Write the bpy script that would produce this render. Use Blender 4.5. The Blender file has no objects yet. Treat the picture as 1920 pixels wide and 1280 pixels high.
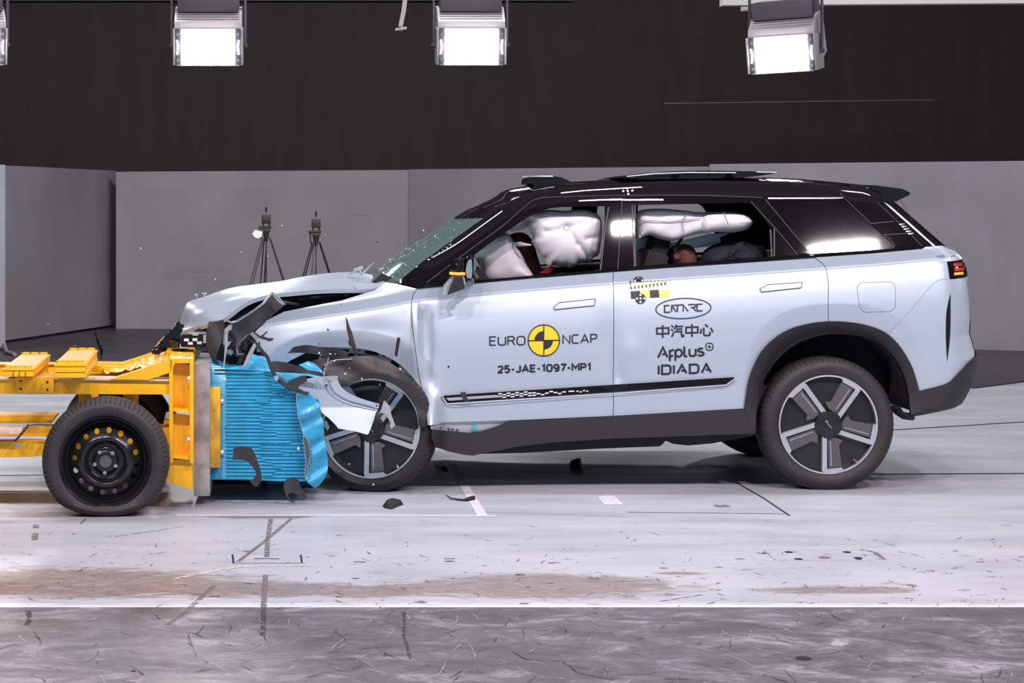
import bpy, bmesh, math, random
from mathutils import Vector, Matrix
from mathutils.geometry import delaunay_2d_cdt
import numpy as np
S = bpy.context.scene
COL = S.collection
PI = math.pi
# ---------------------------------------------------------------- camera
# the photograph is a crop of a wider frame: its optical axis sits left of and above the middle (lens shift)
F = 4130.0; CY = -11.8; CZ = 1.483; PX0, PY0 = 540.0, 400.0
cam = bpy.data.cameras.new('camera'); camo = bpy.data.objects.new('camera', cam); COL.objects.link(camo)
camo.location = (0, CY, CZ); camo.rotation_euler = (PI/2, 0, 0)
cam.sensor_width = 36; cam.lens = F/1920*36
cam.shift_x = (960-PX0)/1920; cam.shift_y = -(640-PY0)/1920
cam.clip_end = 200
S.camera = camo
# ---------------------------------------------------------------- world, exposure
w = bpy.data.worlds.new('hall'); S.world = w; w.use_nodes = True
w.node_tree.nodes['Background'].inputs[0].default_value = (0.56, 0.78, 1.0, 1)
w.node_tree.nodes['Background'].inputs[1].default_value = 0.46
S.view_settings.view_transform = 'Standard'; S.view_settings.look = 'None'
S.view_settings.exposure = 0.0; S.view_settings.gamma = 1.0
# ---------------------------------------------------------------- ceiling lamps of the hall (above the frame) and added fill lamps
def area(name, loc, target, sx, sy, power, col=(1, 1, 1)):
    l = bpy.data.lights.new(name, 'AREA'); l.shape = 'RECTANGLE'; l.size = sx; l.size_y = sy
    l.energy = power; l.color = col
    o = bpy.data.objects.new(name, l); COL.objects.link(o); o.location = loc
    o.rotation_euler = (Vector(target)-Vector(loc)).to_track_quat('-Z', 'Y').to_euler()
    return o
WARM = (1.0, 0.875, 0.915)
for x, z, e in ((-4.9, 6.3, 150), (-2.9, 6.3, 150), (-1.1, 6.3, 170), (2.75, 6.17, 240), (4.46, 5.87, 210), (7.3, 6.3, 170)):
    area('ceiling_or_fill_lamp', (x, -5.7, z), (x*0.7+0.4, 0.0, 0.6), 0.5, 0.09, e, WARM)
area('ceiling_or_fill_lamp', (8.3, 1.9, 6.5), (7.5, 1.6, 0), 1.8, 1.2, 120, (0.97, 0.98, 1.0))
for x in (-4, -1, 2, 5):
    area('ceiling_or_fill_lamp', (x, 1.2, 6.5), (x, 1.2, 0), 1.0, 0.5, 85, (0.94, 0.97, 1.0))
for x, e in ((-5, 140), (-1.5, 120), (2, 120), (5.5, 95), (9, 90)):
    area('ceiling_or_fill_lamp', (x, 8.2, 5.8), (x, 12.5, 0.9), 1.0, 0.4, e, (0.97, 0.98, 1.0))  # row added to brighten the rear screens
area('ceiling_or_fill_lamp', (1.5, 7.6, 5.8), (-3.0, 14.5, 1.0), 1.0, 0.4, 200, (0.97, 0.98, 1.0))  # extra fill, added to lighten the left screen
area('ceiling_or_fill_lamp', (13.5, 3.0, 4.9), (3.3, .6, 1.2), 2.2, 0.9, 130, (1, .97, 1))  # fill added from the right to brighten the tail and rear pillar
# ---------------------------------------------------------------- materials
def mat(name, col, rough=0.5, metal=0.0, var=0.0, vscale=8, bump=0.0, bscale=40, col2=None, stretch=(1, 1, 1), coat=0.0, spec=None, emit=None, estr=0):
    m = bpy.data.materials.new(name); m.use_nodes = True
    nt = m.node_tree; b = nt.nodes['Principled BSDF']
    b.inputs['Base Color'].default_value = (*col, 1); b.inputs['Roughness'].default_value = rough
    b.inputs['Metallic'].default_value = metal
    if coat: b.inputs['Coat Weight'].default_value = coat; b.inputs['Coat Roughness'].default_value = 0.05
    if spec is not None: b.inputs['Specular IOR Level'].default_value = spec
    if emit: b.inputs['Emission Color'].default_value = (*emit, 1); b.inputs['Emission Strength'].default_value = estr
    tc = nt.nodes.new('ShaderNodeTexCoord'); mp = nt.nodes.new('ShaderNodeMapping')
    mp.inputs['Scale'].default_value = stretch
    nt.links.new(tc.outputs['Object'], mp.inputs[0])
    if var or col2:
        n = nt.nodes.new('ShaderNodeTexNoise'); n.inputs['Scale'].default_value = vscale; n.inputs['Detail'].default_value = 6
        nt.links.new(mp.outputs[0], n.inputs['Vector'])
        r = nt.nodes.new('ShaderNodeValToRGB')
        c2 = col2 or tuple(max(0, c*(1-var)) for c in col)
        r.color_ramp.elements[0].position = 0.38; r.color_ramp.elements[1].position = 0.62
        r.color_ramp.elements[0].color = (*c2, 1); r.color_ramp.elements[1].color = (*col, 1)
        nt.links.new(n.outputs['Fac'], r.inputs[0]); nt.links.new(r.outputs[0], b.inputs['Base Color'])
    if bump:
        n2 = nt.nodes.new('ShaderNodeTexNoise'); n2.inputs['Scale'].default_value = bscale; n2.inputs['Detail'].default_value = 4
        nt.links.new(mp.outputs[0], n2.inputs['Vector'])
        bp = nt.nodes.new('ShaderNodeBump'); bp.inputs['Strength'].default_value = bump; bp.inputs['Distance'].default_value = 0.01
        nt.links.new(n2.outputs['Fac'], bp.inputs['Height']); nt.links.new(bp.outputs[0], b.inputs['Normal'])
    return m
def glassmat(name, tint=(0.8, 0.9, 0.88), rough=0.02, dark=0.0):
    m = bpy.data.materials.new(name); m.use_nodes = True; nt = m.node_tree; nt.nodes.clear()
    out = nt.nodes.new('ShaderNodeOutputMaterial'); mix = nt.nodes.new('ShaderNodeMixShader')
    tr = nt.nodes.new('ShaderNodeBsdfTransparent'); gl = nt.nodes.new('ShaderNodeBsdfGlossy'); fr = nt.nodes.new('ShaderNodeFresnel')
    tr.inputs[0].default_value = (*tint, 1); gl.inputs['Roughness'].default_value = rough; fr.inputs[0].default_value = 1.5
    nt.links.new(fr.outputs[0], mix.inputs[0]); nt.links.new(tr.outputs[0], mix.inputs[1]); nt.links.new(gl.outputs[0], mix.inputs[2])
    nt.links.new(mix.outputs[0], out.inputs[0]); return m
M = {}
M['paint'] = mat('silver_blue_paint', (0.465, 0.54, 0.62), 0.40, 0.35, spec=0.8)
M['black'] = mat('gloss_black', (0.006, 0.005, 0.006), 0.02)
M['trim'] = mat('grey_cladding', (0.019, 0.019, 0.022), 0.6, bump=0.05, bscale=300)
M['dark'] = mat('dark_plastic', (0.010, 0.009, 0.010), 0.7)
M['inner'] = mat('dark_interior', (0.012, 0.010, 0.011), 0.8)
M['chrome'] = mat('bright_trim', (0.75, 0.76, 0.80), 0.22, 0.9)
M['white_decal'] = mat('white_decal', (0.8, 0.8, 0.8), 0.5)
M['ink'] = mat('black_lettering', (0.012, 0.014, 0.022), 0.5)
M['logo_yellow'] = mat('yellow_decal', (0.95, 0.60, 0.02), 0.45)
M['pale_yellow'] = mat('pale_yellow_decal', (0.95, 0.78, 0.16), 0.45)
M['glass'] = glassmat('side_glass', (0.72, 0.74, 0.74))
M['wglass'] = glassmat('windscreen_glass', (0.42, 0.58, 0.55), 0.04)
M['dglass'] = mat('privacy_glass', (0.005, 0.004, 0.005), 0.03)
M['tyre'] = mat('tyre_rubber', (0.030, 0.027, 0.027), 0.6, var=0.35, vscale=6, bump=0.15, bscale=60)
M['rim'] = mat('machined_rim', (0.62, 0.62, 0.64), 0.30, 0.7)
M['flag'] = mat('grey_spoke_cover', (0.085, 0.08, 0.085), 0.45)
M['wblack'] = mat('black_wheel', (0.012, 0.012, 0.013), 0.32)
M['steelblack'] = mat('black_steel_wheel', (0.010, 0.010, 0.011), 0.22)
M['yellow'] = mat('yellow_paint', (0.95, 0.50, 0.012), 0.38, var=0.12, vscale=9, bump=0.1, bscale=25)
M['rawyellow'] = mat('worn_yellow_plate', (0.90, 0.50, 0.08), 0.5, col2=(0.72, 0.46, 0.30), vscale=14, stretch=(1, 3, 1))
M['dirtyyellow'] = mat('stained_yellow_plate', (0.90, 0.48, 0.015), 0.45, col2=(0.42, 0.24, 0.03), vscale=9, stretch=(1, 1, .6))
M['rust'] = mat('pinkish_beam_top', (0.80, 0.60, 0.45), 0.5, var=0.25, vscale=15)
M['steel'] = mat('mottled_steel', (0.50, 0.49, 0.51), 0.40, 0.35, col2=(0.27, 0.26, 0.27), vscale=9, bump=0.15, bscale=14)
M['bolt'] = mat('bolt_steel', (0.6, 0.6, 0.62), 0.25, 0.9)
M['blue'] = mat('blue_honeycomb_skin', (0.028, 0.35, 0.60), 0.38, 0.1, var=0.2, vscale=12, coat=0.2, stretch=(1, 1, 3))
M['foil'] = mat('aluminium_foil', (0.72, 0.72, 0.74), 0.3, 0.9)
M['torn'] = mat('torn_grey_plastic', (0.030, 0.030, 0.034), 0.5, var=0.2, vscale=20)
M['liner'] = mat('arch_liner', (0.030, 0.027, 0.027), 0.5, var=0.4, vscale=9, bump=0.15, bscale=16)
M['bag'] = mat('airbag_cloth', (0.82, 0.80, 0.84), 0.75, bump=0.15, bscale=30)
M['seam'] = mat('airbag_seam', (0.30, 0.29, 0.31), 0.8)
M['amber'] = mat('amber_lens', (0.9, 0.22, 0.01), 0.3, emit=(1, 0.30, 0.03), estr=1.2)
M['red'] = mat('red_lens', (0.5, 0.02, 0.02), 0.2, coat=1.0)
M['silver'] = mat('silver_plastic', (0.50, 0.52, 0.56), 0.35, 0.5)
M['teal'] = mat('teal_plug', (0.02, 0.45, 0.5), 0.5)
M['brown'] = mat('brown_dummy_skin', (0.13, 0.045, 0.028), 0.6, var=0.3, vscale=8)
M['redcloth'] = mat('red_cloth', (0.45, 0.02, 0.025), 0.8)
M['bluecloth'] = mat('blue_cloth', (0.006, 0.012, 0.025), 0.8, var=0.4, vscale=10)
M['panelgrey'] = mat('grey_screen', (0.225, 0.212, 0.236), 0.7, var=0.13, vscale=1.4, stretch=(1, 1, .6))
M['panelpale'] = mat('pale_grey_screen', (0.26, 0.26, 0.30), 0.7, var=0.06, vscale=2)
M['patch'] = mat('screen_repair_patch', (0.205, 0.192, 0.20), 0.7)
M['curtain'] = mat('black_drape', (0.026, 0.017, 0.019), 0.95, var=0.18, vscale=2.0, stretch=(2.5, 1, .5), bump=.2, bscale=90)
M['beam'] = mat('cream_beam', (0.42, 0.42, 0.39), 0.6)
M['lamphouse'] = mat('lamp_housing', (0.36, 0.33, 0.35), 0.5, 0.2)
M['lampdark'] = mat('lamp_dark_metal', (0.07, 0.065, 0.08), 0.5, 0.3)
M['lens'] = mat('lit_lens', (1, 1, 1), 0.3, emit=(1.0, 0.97, 1.0), estr=28)
M['camera_body'] = mat('camera_brown_black', (0.018, 0.010, 0.009), 0.5)
M['marking'] = mat('white_tape', (0.66, 0.65, 0.70), 0.5, var=0.1, vscale=20)
M['slot'] = mat('floor_slot', (0.006, 0.005, 0.006), 0.8)
M['scuff'] = mat('floor_scuff', (0.20, 0.17, 0.17), 0.7)
M['crackdark'] = mat('dark_crack', (0.045, 0.036, 0.036), 0.8)
M['scuffbrown'] = mat('brown_wear', (0.26, 0.18, 0.15), 0.7, var=0.3, vscale=30)
M['lipline'] = mat('pale_lip', (0.62, 0.64, 0.70), 0.5)
def crackedglass():
    """laminated screen crazed by the crash: teal, half clear, half scattering"""
    m = glassmat('cracked_windscreen', (0.40, 0.56, 0.52), 0.05); nt = m.node_tree; N = nt.nodes; L = nt.links
    out = N['Material Output']; old = out.inputs[0].links[0].from_socket
    d = N.new('ShaderNodeBsdfDiffuse'); d.inputs[0].default_value = (0.19, 0.30, 0.285, 1)
    tc = N.new('ShaderNodeTexCoord'); v = N.new('ShaderNodeTexVoronoi'); v.feature = 'DISTANCE_TO_EDGE'; v.inputs['Scale'].default_value = 40
    r = N.new('ShaderNodeValToRGB'); r.color_ramp.elements[0].color = (.75, .75, .75, 1); r.color_ramp.elements[1].color = (.36, .36, .36, 1); r.color_ramp.elements[1].position = .05
    mx = N.new('ShaderNodeMixShader'); L.new(tc.outputs['Object'], v.inputs['Vector']); L.new(v.outputs['Distance'], r.inputs[0]); L.new(r.outputs[0], mx.inputs[0])
    L.new(old, mx.inputs[1]); L.new(d.outputs[0], mx.inputs[2]); L.new(mx.outputs[0], out.inputs[0]); return m
M['wglass'] = crackedglass()
def ragged(name, col, cover=.5, sc=45, soft=.10, stretch=(1, .6, 1), top=1.0):
    """worn mark: the paint or dirt is missing in ragged specks"""
    m = mat(name, col, 0.7); nt = m.node_tree; N = nt.nodes; L = nt.links
    g = N.new('ShaderNodeNewGeometry'); mp = N.new('ShaderNodeMapping'); mp.inputs['Scale'].default_value = stretch; L.new(g.outputs['Position'], mp.inputs[0])
    n = N.new('ShaderNodeTexNoise'); n.inputs['Scale'].default_value = sc; n.inputs['Detail'].default_value = 8; n.inputs['Roughness'].default_value = .7; L.new(mp.outputs[0], n.inputs['Vector'])
    r = N.new('ShaderNodeValToRGB'); r.color_ramp.elements[0].position = cover-soft/2; r.color_ramp.elements[1].position = cover+soft/2
    r.color_ramp.elements[1].color = (top, top, top, 1); L.new(n.outputs['Fac'], r.inputs[0]); L.new(r.outputs[0], N['Principled BSDF'].inputs['Alpha']); return m
M['scuff'] = ragged('floor_scuff', (0.17, 0.145, 0.145), .46, 30, .12, top=.9)
M['scuffbrown'] = ragged('brown_wear', (0.22, 0.155, 0.13), .50, 50, .12, top=.85)
M['crackdark'] = ragged('dark_crack', (0.045, 0.036, 0.036), .47, 40, .12, top=.85)
M['rubbed'] = ragged('pale_rub', (0.52, 0.52, 0.56), .50, 50, .2, top=.7)
M['chip'] = ragged('chipped_paint', (0.62, 0.50, 0.42), .47, 28, .08, (1, .5, 1), .9)
# ---------------------------------------------------------------- helpers
def W(px, py, Y):
    k = F/(Y-CY); return ((px-PX0)/k, Y, CZ-(py-PY0)/k)
def Wf(px, py, f, off=0.0):
    Y = 0.05
    for _ in range(6):
        X, _y, Z = W(px, py, Y); Y = f(X, Z)+off
    X, _y, Z = W(px, py, Y)
    return (X, Y, Z)
def G(px, py, z=0.0):                      # a point of the floor
    d = F*(CZ-z)/(py-PY0); return ((px-PX0)/F*d, CY+d, z)
def crv(pts, n=6, closed=False):
    P = [tuple(p) for p in pts]; out = []; N = len(P)
    if closed: idx = [(i-1, i, (i+1) % N, (i+2) % N) for i in range(N)]
    else: idx = [(max(i-1, 0), i, i+1, min(i+2, N-1)) for i in range(N-1)]
    for a, b, c, d in idx:
        for j in range(n):
            t = j/n; t2 = t*t; t3 = t2*t
            out.append(tuple(0.5*((2*P[b][k])+(-P[a][k]+P[c][k])*t+(2*P[a][k]-5*P[b][k]+4*P[c][k]-P[d][k])*t2+(-P[a][k]+3*P[b][k]-3*P[c][k]+P[d][k])*t3) for k in range(len(P[b]))))
    if not closed: out.append(P[-1])
    return out
def arc(cx, cy, rx, ry, a0, a1, n=12):
    return [(cx+rx*math.cos(math.radians(a0+(a1-a0)*i/n)), cy-ry*math.sin(math.radians(a0+(a1-a0)*i/n))) for i in range(n+1)]
def rrect(x0, y0, x1, y1, r, n=4):
    o = []
    for cx, cy, a in ((x1-r, y0+r, 0), (x0+r, y0+r, 90), (x0+r, y1-r, 180), (x1-r, y1-r, 270)):
        o += [(cx+r*math.cos(math.radians(a+90*i/n)), cy-r*math.sin(math.radians(a+90*i/n))) for i in range(n+1)]
    return o
def sgnarea(P): return 0.5*sum(P[i][0]*P[(i+1) % len(P)][1]-P[(i+1) % len(P)][0]*P[i][1] for i in range(len(P)))
def inside(pts, poly):
    pts = np.asarray(pts, float); poly = np.asarray(poly, float); x = pts[:, 0]; y = pts[:, 1]
    res = np.zeros(len(pts), bool); n = len(poly); j = n-1
    for i in range(n):
        xi, yi = poly[i]; xj, yj = poly[j]
        if yi != yj:
            c = ((yi > y) != (yj > y)) & (x < (xj-xi)*(y-yi)/(yj-yi)+xi); res ^= c
        j = i
    return res
def dist_poly(pts, poly):
    pts = np.asarray(pts, float); best = np.full(len(pts), 1e9); n = len(poly)
    for i in range(n):
        a = np.array(poly[i], float); b = np.array(poly[(i+1) % n], float); ab = b-a; L = ab@ab
        if L < 1e-14: continue
        t = np.clip(((pts-a)@ab)/L, 0, 1); d = np.linalg.norm(pts-(a+t[:, None]*ab), axis=1); best = np.minimum(best, d)
    return best
def densify(P, h):
    o = []
    for i in range(len(P)):
        a = P[i]; b = P[(i+1) % len(P)]; L = math.hypot(b[0]-a[0], b[1]-a[1])
        if L < 1e-5: continue
        n = max(1, int(math.ceil(L/h)))
        for j in range(n): o.append((a[0]+(b[0]-a[0])*j/n, a[1]+(b[1]-a[1])*j/n))
    return o
def tri2d(loops, h, rows=None):
    """constrained triangulation of outer loop minus holes, with interior grid points"""
    loops = [densify(l, h) for l in loops]
    loops = [l if (sgnarea(l) > 0) == (k == 0) else l[::-1] for k, l in enumerate(loops)]
    V = []; E = []
    for l in loops:
        s = len(V); V += l; E += [(s+i, s+(i+1) % len(l)) for i in range(len(l))]
    A = np.array(loops[0]); x0, y0 = A.min(0); x1, y1 = A.max(0)
    gx = np.arange(x0+h*.5, x1, h); gy = np.arange(y0+h*.5, y1, h)
    if len(gx) and len(gy):
        g = np.array([(a, b) for a in gx for b in rows(a)]) if rows else np.array([(a, b) for b in gy for a in gx])
        k = inside(g, loops[0])
        for l in loops[1:]: k &= ~inside(g, l)
        g = g[k]
        if len(g):
            k = np.ones(len(g), bool)
            for l in loops: k &= dist_poly(g, l) > (0.2*h if rows else 0.45*h)
            V += [tuple(p) for p in g[k]]
    r = delaunay_2d_cdt([Vector(v) for v in V], E, [], 0, 1e-7)
    V2 = [(v.x, v.y) for v in r[0]]; T = r[2]
    c = np.array([np.mean([V2[i] for i in t], axis=0) for t in T])
    k = inside(c, loops[0])
    for l in loops[1:]: k &= ~inside(c, l)
    T = [t for t, q in zip(T, k) if q]
    # orient counterclockwise
    T = [t if sgnarea([V2[i] for i in t]) > 0 else t[::-1] for t in T]
    cnt = {}
    for t in T:
        for i in range(len(t)):
            a, b = t[i], t[(i+1) % len(t)]; cnt[(a, b)] = 1
    B = [(a, b) for (a, b) in cnt if (b, a) not in cnt]
    return V2, T, B, loops
def wloc(o):
    v = Vector((0, 0, 0))
    while o is not None: v = v+o.location; o = o.parent
    return v
def tag(o, label=None, cat=None, group=None, kind=None):
    if label: o['label'] = label
    if cat: o['category'] = cat
    if group: o['group'] = group
    if kind: o['kind'] = kind
    return o
def empty(name, loc, label=None, cat=None, group=None):
    o = bpy.data.objects.new(name, None); COL.objects.link(o); o.location = loc; o.empty_display_size = .1
    return tag(o, label, cat, group)
class MB:
    def __init__(s): s.v = []; s.f = []; s.m = []; s.n = {}
    def add(s, V, Fc, mi=0, nrm=None):
        b = len(s.v); s.v += [tuple(p) for p in V]; s.f += [tuple(b+i for i in f) for f in Fc]; s.m += [mi]*len(Fc)
        if nrm:
            for i, q in nrm.items(): s.n[b+i] = q
        return s
    def box(s, c, size, R=None, bev=0.0, mi=0):
        bm = bmesh.new(); bmesh.ops.create_cube(bm, size=1); bmesh.ops.scale(bm, vec=size, verts=bm.verts)
        if bev: bmesh.ops.bevel(bm, geom=bm.edges[:], offset=bev, segments=2, profile=.6, affect='EDGES')
        if R: bmesh.ops.transform(bm, matrix=R, verts=bm.verts)
        bm.verts.index_update(); s.add([v.co+Vector(c) for v in bm.verts], [[v.index for v in f.verts] for f in bm.faces], mi); bm.free(); return s
    def bb(s, x0, x1, y0, y1, z0, z1, bev=0.0, mi=0):
        return s.box(((x0+x1)/2, (y0+y1)/2, (z0+z1)/2), (abs(x1-x0), abs(y1-y0), abs(z1-z0)), None, bev, mi)
    def cyl(s, p0, p1, r0, r1=None, n=16, cap=True, mi=0):
        p0 = Vector(p0); p1 = Vector(p1); r1 = r0 if r1 is None else r1
        q = (p1-p0).to_track_quat('Z', 'Y'); V = []
        for p, r in ((p0, r0), (p1, r1)):
            for i in range(n):
                a = 2*PI*i/n; V.append(p+q @ Vector((r*math.cos(a), r*math.sin(a), 0)))
        Fc = [(i, (i+1) % n, n+(i+1) % n, n+i) for i in range(n)]
        if cap: Fc += [tuple(range(n-1, -1, -1)), tuple(range(n, 2*n))]
        return s.add(V, Fc, mi)
    def tube(s, pts, r, n=8, mi=0, flat=1.0):
        P = [Vector(p) for p in pts]; R = r if isinstance(r, (list, tuple)) else [r]*len(P); V = []; up = Vector((0, 1, 0))
        for i, p in enumerate(P):
            t = (P[min(i+1, len(P)-1)]-P[max(i-1, 0)]).normalized()
            a = t.cross(up)
            if a.length < 1e-3: a = t.cross(Vector((1, 0, 0)))
            a.normalize(); b = a.cross(t)
            for j in range(n):
                th = 2*PI*j/n; V.append(p+a*R[i]*math.cos(th)+b*R[i]*math.sin(th)*flat)
        Fc = [(i*n+j, i*n+(j+1) % n, (i+1)*n+(j+1) % n, (i+1)*n+j) for i in range(len(P)-1) for j in range(n)]
        Fc += [tuple(range(n-1, -1, -1)), tuple((len(P)-1)*n+j for j in range(n))]
        return s.add(V, Fc, mi)
    def lathe(s, prof, n=64, mi=0, cx=0, cz=0, closed=False):
        """profile of (r, y): turned about the Y axis"""
        V = []
        for r, y in prof:
            for i in range(n):
                a = 2*PI*i/n; V.append((cx+r*math.cos(a), y, cz+r*math.sin(a)))
        m = len(prof); Fc = []
        for k in range(m if closed else m-1):
            k2 = (k+1) % m
            for i in range(n): Fc.append((k*n+i, k*n+(i+1) % n, k2*n+(i+1) % n, k2*n+i))
        return s.add(V, Fc, mi)
    def loft(s, rows, mi=0, flip=False):
        n = len(rows[0]); V = [p for r in rows for p in r]; Fc = []
        for i in range(len(rows)-1):
            for j in range(n-1):
                q = (i*n+j, i*n+j+1, (i+1)*n+j+1, (i+1)*n+j); Fc.append(q[::-1] if flip else q)
        return s.add(V, Fc, mi)
    def sheet(s, loops, f, h=0.03, depth=0.012, off=0.0, mi=0, nrm=True, rows=None):
        """closed slab: outline(s) in X,Z, front face on Y=f(X,Z)+off, thickness depth away from the camera"""
        V2, T, B, _ = tri2d(loops, h, rows)
        n = len(V2); Vf = []; nm = {}
        for i, (x, z) in enumerate(V2):
            y = f(x, z)+off; Vf.append((x, y, z))
            if nrm:
                e = .0025; gx = (f(x+e, z)-f(x-e, z))/(2*e); gz = (f(x, z+e)-f(x, z-e))/(2*e)
                nm[i] = Vector((gx, -1, gz)).normalized()
        s.add(Vf, T, mi, nm)
        if depth:
            s.add([(x, y+depth, z) for x, y, z in Vf], [t[::-1] for t in T], mi)
            used = sorted({a for e in B for a in e}); ix = {a: i for i, a in enumerate(used)}; m = len(used)
            s.add([Vf[a] for a in used]+[(Vf[a][0], Vf[a][1]+depth, Vf[a][2]) for a in used],
                  [(ix[b], ix[a], m+ix[a], m+ix[b]) for a, b in B], mi)
        return s
    def mirror(s, yc):
        s.v = [(x, 2*yc-y, z) for x, y, z in s.v]; s.f = [f[::-1] for f in s.f]
        s.n = {i: Vector((q.x, -q.y, q.z)) for i, q in s.n.items()}; return s
    def copy(s):
        c = MB(); c.v = list(s.v); c.f = list(s.f); c.m = list(s.m); c.n = dict(s.n); return c
    def xf(s, Mx):
        s.v = [tuple(Mx @ Vector(p)) for p in s.v]; R = Mx.to_3x3()
        s.n = {i: (R @ q).normalized() for i, q in s.n.items()}; return s
    def build(s, name, ms, parent=None, smooth=True, org=None, ang=0.6):
        ms = ms if isinstance(ms, (list, tuple)) else [ms]
        if parent is not None: o0 = wloc(parent)
        elif org is not None: o0 = Vector(org)
        else:
            a = np.array(s.v); o0 = Vector(((a[:, 0].min()+a[:, 0].max())/2, (a[:, 1].min()+a[:, 1].max())/2, a[:, 2].min()))
        me = bpy.data.meshes.new(name); me.from_pydata([Vector(p)-o0 for p in s.v], [], s.f)
        for m in ms: me.materials.append(M[m])
        me.polygons.foreach_set('material_index', s.m)
        if smooth:
            me.polygons.foreach_set('use_smooth', [True]*len(me.polygons))
            bm = bmesh.new(); bm.from_mesh(me)
            for e in bm.edges:
                if len(e.link_faces) == 2 and e.calc_face_angle(0) > ang: e.smooth = False
            bm.to_mesh(me); bm.free()
            if s.n:
                L = [(0, 0, 0)]*len(me.loops)
                for p in me.polygons:
                    for li in p.loop_indices:
                        q = s.n.get(me.loops[li].vertex_index)
                        if q is not None: L[li] = tuple(q)
                me.normals_split_custom_set(L)
        me.update()
        o = bpy.data.objects.new(name, me); COL.objects.link(o)
        if smooth: o.cycles.shadow_terminator_geometry_offset = .5; o.cycles.shadow_terminator_offset = .15
        if parent is not None: o.parent = parent
        else: o.location = o0
        return o
def each(name, ms, parent, items, **kw):
    """one object per piece"""
    for mb in items: mb.build(name, ms, parent, **kw)
def pl(px, f, off=0.0):
    """pixel outline -> X,Z outline on the surface f"""
    return [(lambda q: (q[0], q[2]))(Wf(a, b, f, off)) for a, b in px]
def shrink(P, d):
    """move an outline inward by d"""
    n = len(P); s = 1 if sgnarea(P) > 0 else -1; o = []
    for i in range(n):
        a = Vector(P[i-1]); b = Vector(P[i]); c = Vector(P[(i+1) % n])
        e1 = (b-a); e2 = (c-b)
        if e1.length < 1e-6 or e2.length < 1e-6: o.append(tuple(b)); continue
        e1.normalize(); e2.normalize(); n1 = Vector((-e1.y, e1.x))*s; n2 = Vector((-e2.y, e2.x))*s
        m = (n1+n2); L = m.length
        if L < .3: o.append(tuple(b+n1*d)); continue
        m /= L; o.append(tuple(b+m*d/max(.4, m.dot(n1))))
    return o
def panel(name, px, f, m, parent, holes=(), h=0.03, depth=0.02, off=0.0, gap=0.0, far=False, smooth=True, rows=None):
    P = pl(px, f, off); P = [p for i, p in enumerate(P) if math.dist(p, P[i-1]) > 1e-4]
    if gap: P = shrink(P, gap)
    H = [pl(q, f, off) for q in holes]
    mb = MB().sheet([P]+H, f, h, depth, off, rows=rows)
    o = mb.build(name, m, parent, smooth)
    if far:
        mb.copy().mirror(YC).build(name, m, parent, smooth)
    return o
def flat(Y, sx=0.0, sz=0.0, x0=0, z0=0, cur=0.0): return lambda X, Z: Y+sx*(X-x0)+sz*(Z-z0)+cur*(X-x0)**2
def pillow(loops, f, T, D, h=.02, wr=0.0, seed=0):
    """inflated shape between two skins that meet at the outline"""
    V2, Tr, B, L = tri2d(loops, h); d = dist_poly(V2, L[0])
    for l in L[1:]: d = np.minimum(d, dist_poly(V2, l))
    mb = MB(); hh = T*np.sqrt(np.clip(1-(1-np.minimum(d/D, 1))**2, 0, 1)); R = random.Random(seed)
    a = [R.uniform(0, 6) for _ in range(6)]
    def wv(x, z): return wr*(math.sin(x*31+a[0]+3*math.sin(z*17+a[1]))+.6*math.sin(z*43+a[2]+2*math.sin(x*23+a[3])))
    V = [(x, f(x, z)-hh[i]+(wv(x, z) if d[i] > 1e-4 else 0), z) for i, (x, z) in enumerate(V2)]
    V += [(x, f(x, z)+hh[i], z) for i, (x, z) in enumerate(V2)]; n = len(V2)
    Fc = [tuple(t) for t in Tr]+[tuple(n+i for i in t[::-1]) for t in Tr]+[(b, a_, n+a_, n+b) for a_, b in B]
    return mb.add(V, Fc)
def ribbon(lines, w, f, off=-0.0015):
    """strokes of width w (m) drawn on surface f; lines hold X,Z points"""
    V = []; Fc = []
    for P in lines:
        P = [Vector(p) for p in P]; n = len(P); closed = n > 2 and (P[0]-P[-1]).length < 1e-6
        if closed: P = P[:-1]; n -= 1
        Ls = []
        for i in range(n):
            a = P[i-1] if (i > 0 or closed) else None; c = P[(i+1) % n] if (i < n-1 or closed) else None
            ns = []
            if a is not None and (P[i]-a).length > 1e-7: e = (P[i]-a).normalized(); ns.append(Vector((-e.y, e.x)))
            if c is not None and (c-P[i]).length > 1e-7: e = (c-P[i]).normalized(); ns.append(Vector((-e.y, e.x)))
            m = sum(ns, Vector((0, 0))); m = m.normalized() if m.length > 1e-6 else ns[0]
            k = w/2/max(.5, m.dot(ns[0])); Ls.append((P[i]+m*k, P[i]-m*k))
        b = len(V)
        for q, r in Ls:
            for p in (q, r): V.append((p.x, f(p.x, p.y)+off, p.y))
        for i in range(n-1 if not closed else n):
            j = (i+1) % n; Fc.append((b+2*i, b+2*i+1, b+2*j+1, b+2*j))
    mb = MB().add(V, Fc)
    return mb
# ---------------------------------------------------------------- the crashed car: body side surface
YC = 0.93
def _xz(pts, Y): a = np.array([(lambda q: (q[0], q[2]))(W(x, y, Y)) for x, y in pts]); return a[:, 0], a[:, 1]
BX, BZ = _xz([(280, 612), (420, 602), (500, 588), (640, 566), (721, 553), (783, 541), (892, 530.5), (1011, 520), (1155, 508.5), (1250, 501.5), (1400, 491.5), (1526, 482.5), (1642, 474), (1729, 466), (1820, 458)], .07)
_b = crv(list(zip(BX, BZ)), 5); BX = np.array([p[0] for p in _b]); BZ = np.array([p[1] for p in _b])
ROOFPX = [(745, 528), (792, 490), (857, 443.5), (911, 405), (938, 386), (965, 371), (1000, 361), (1050, 352), (1100, 347), (1200, 341), (1300, 339), (1440, 339.5), (1520, 343), (1600, 350), (1650, 355)]
RX, RZ = _xz(ROOFPX, .26)
TZ = []; TX = []
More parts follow.
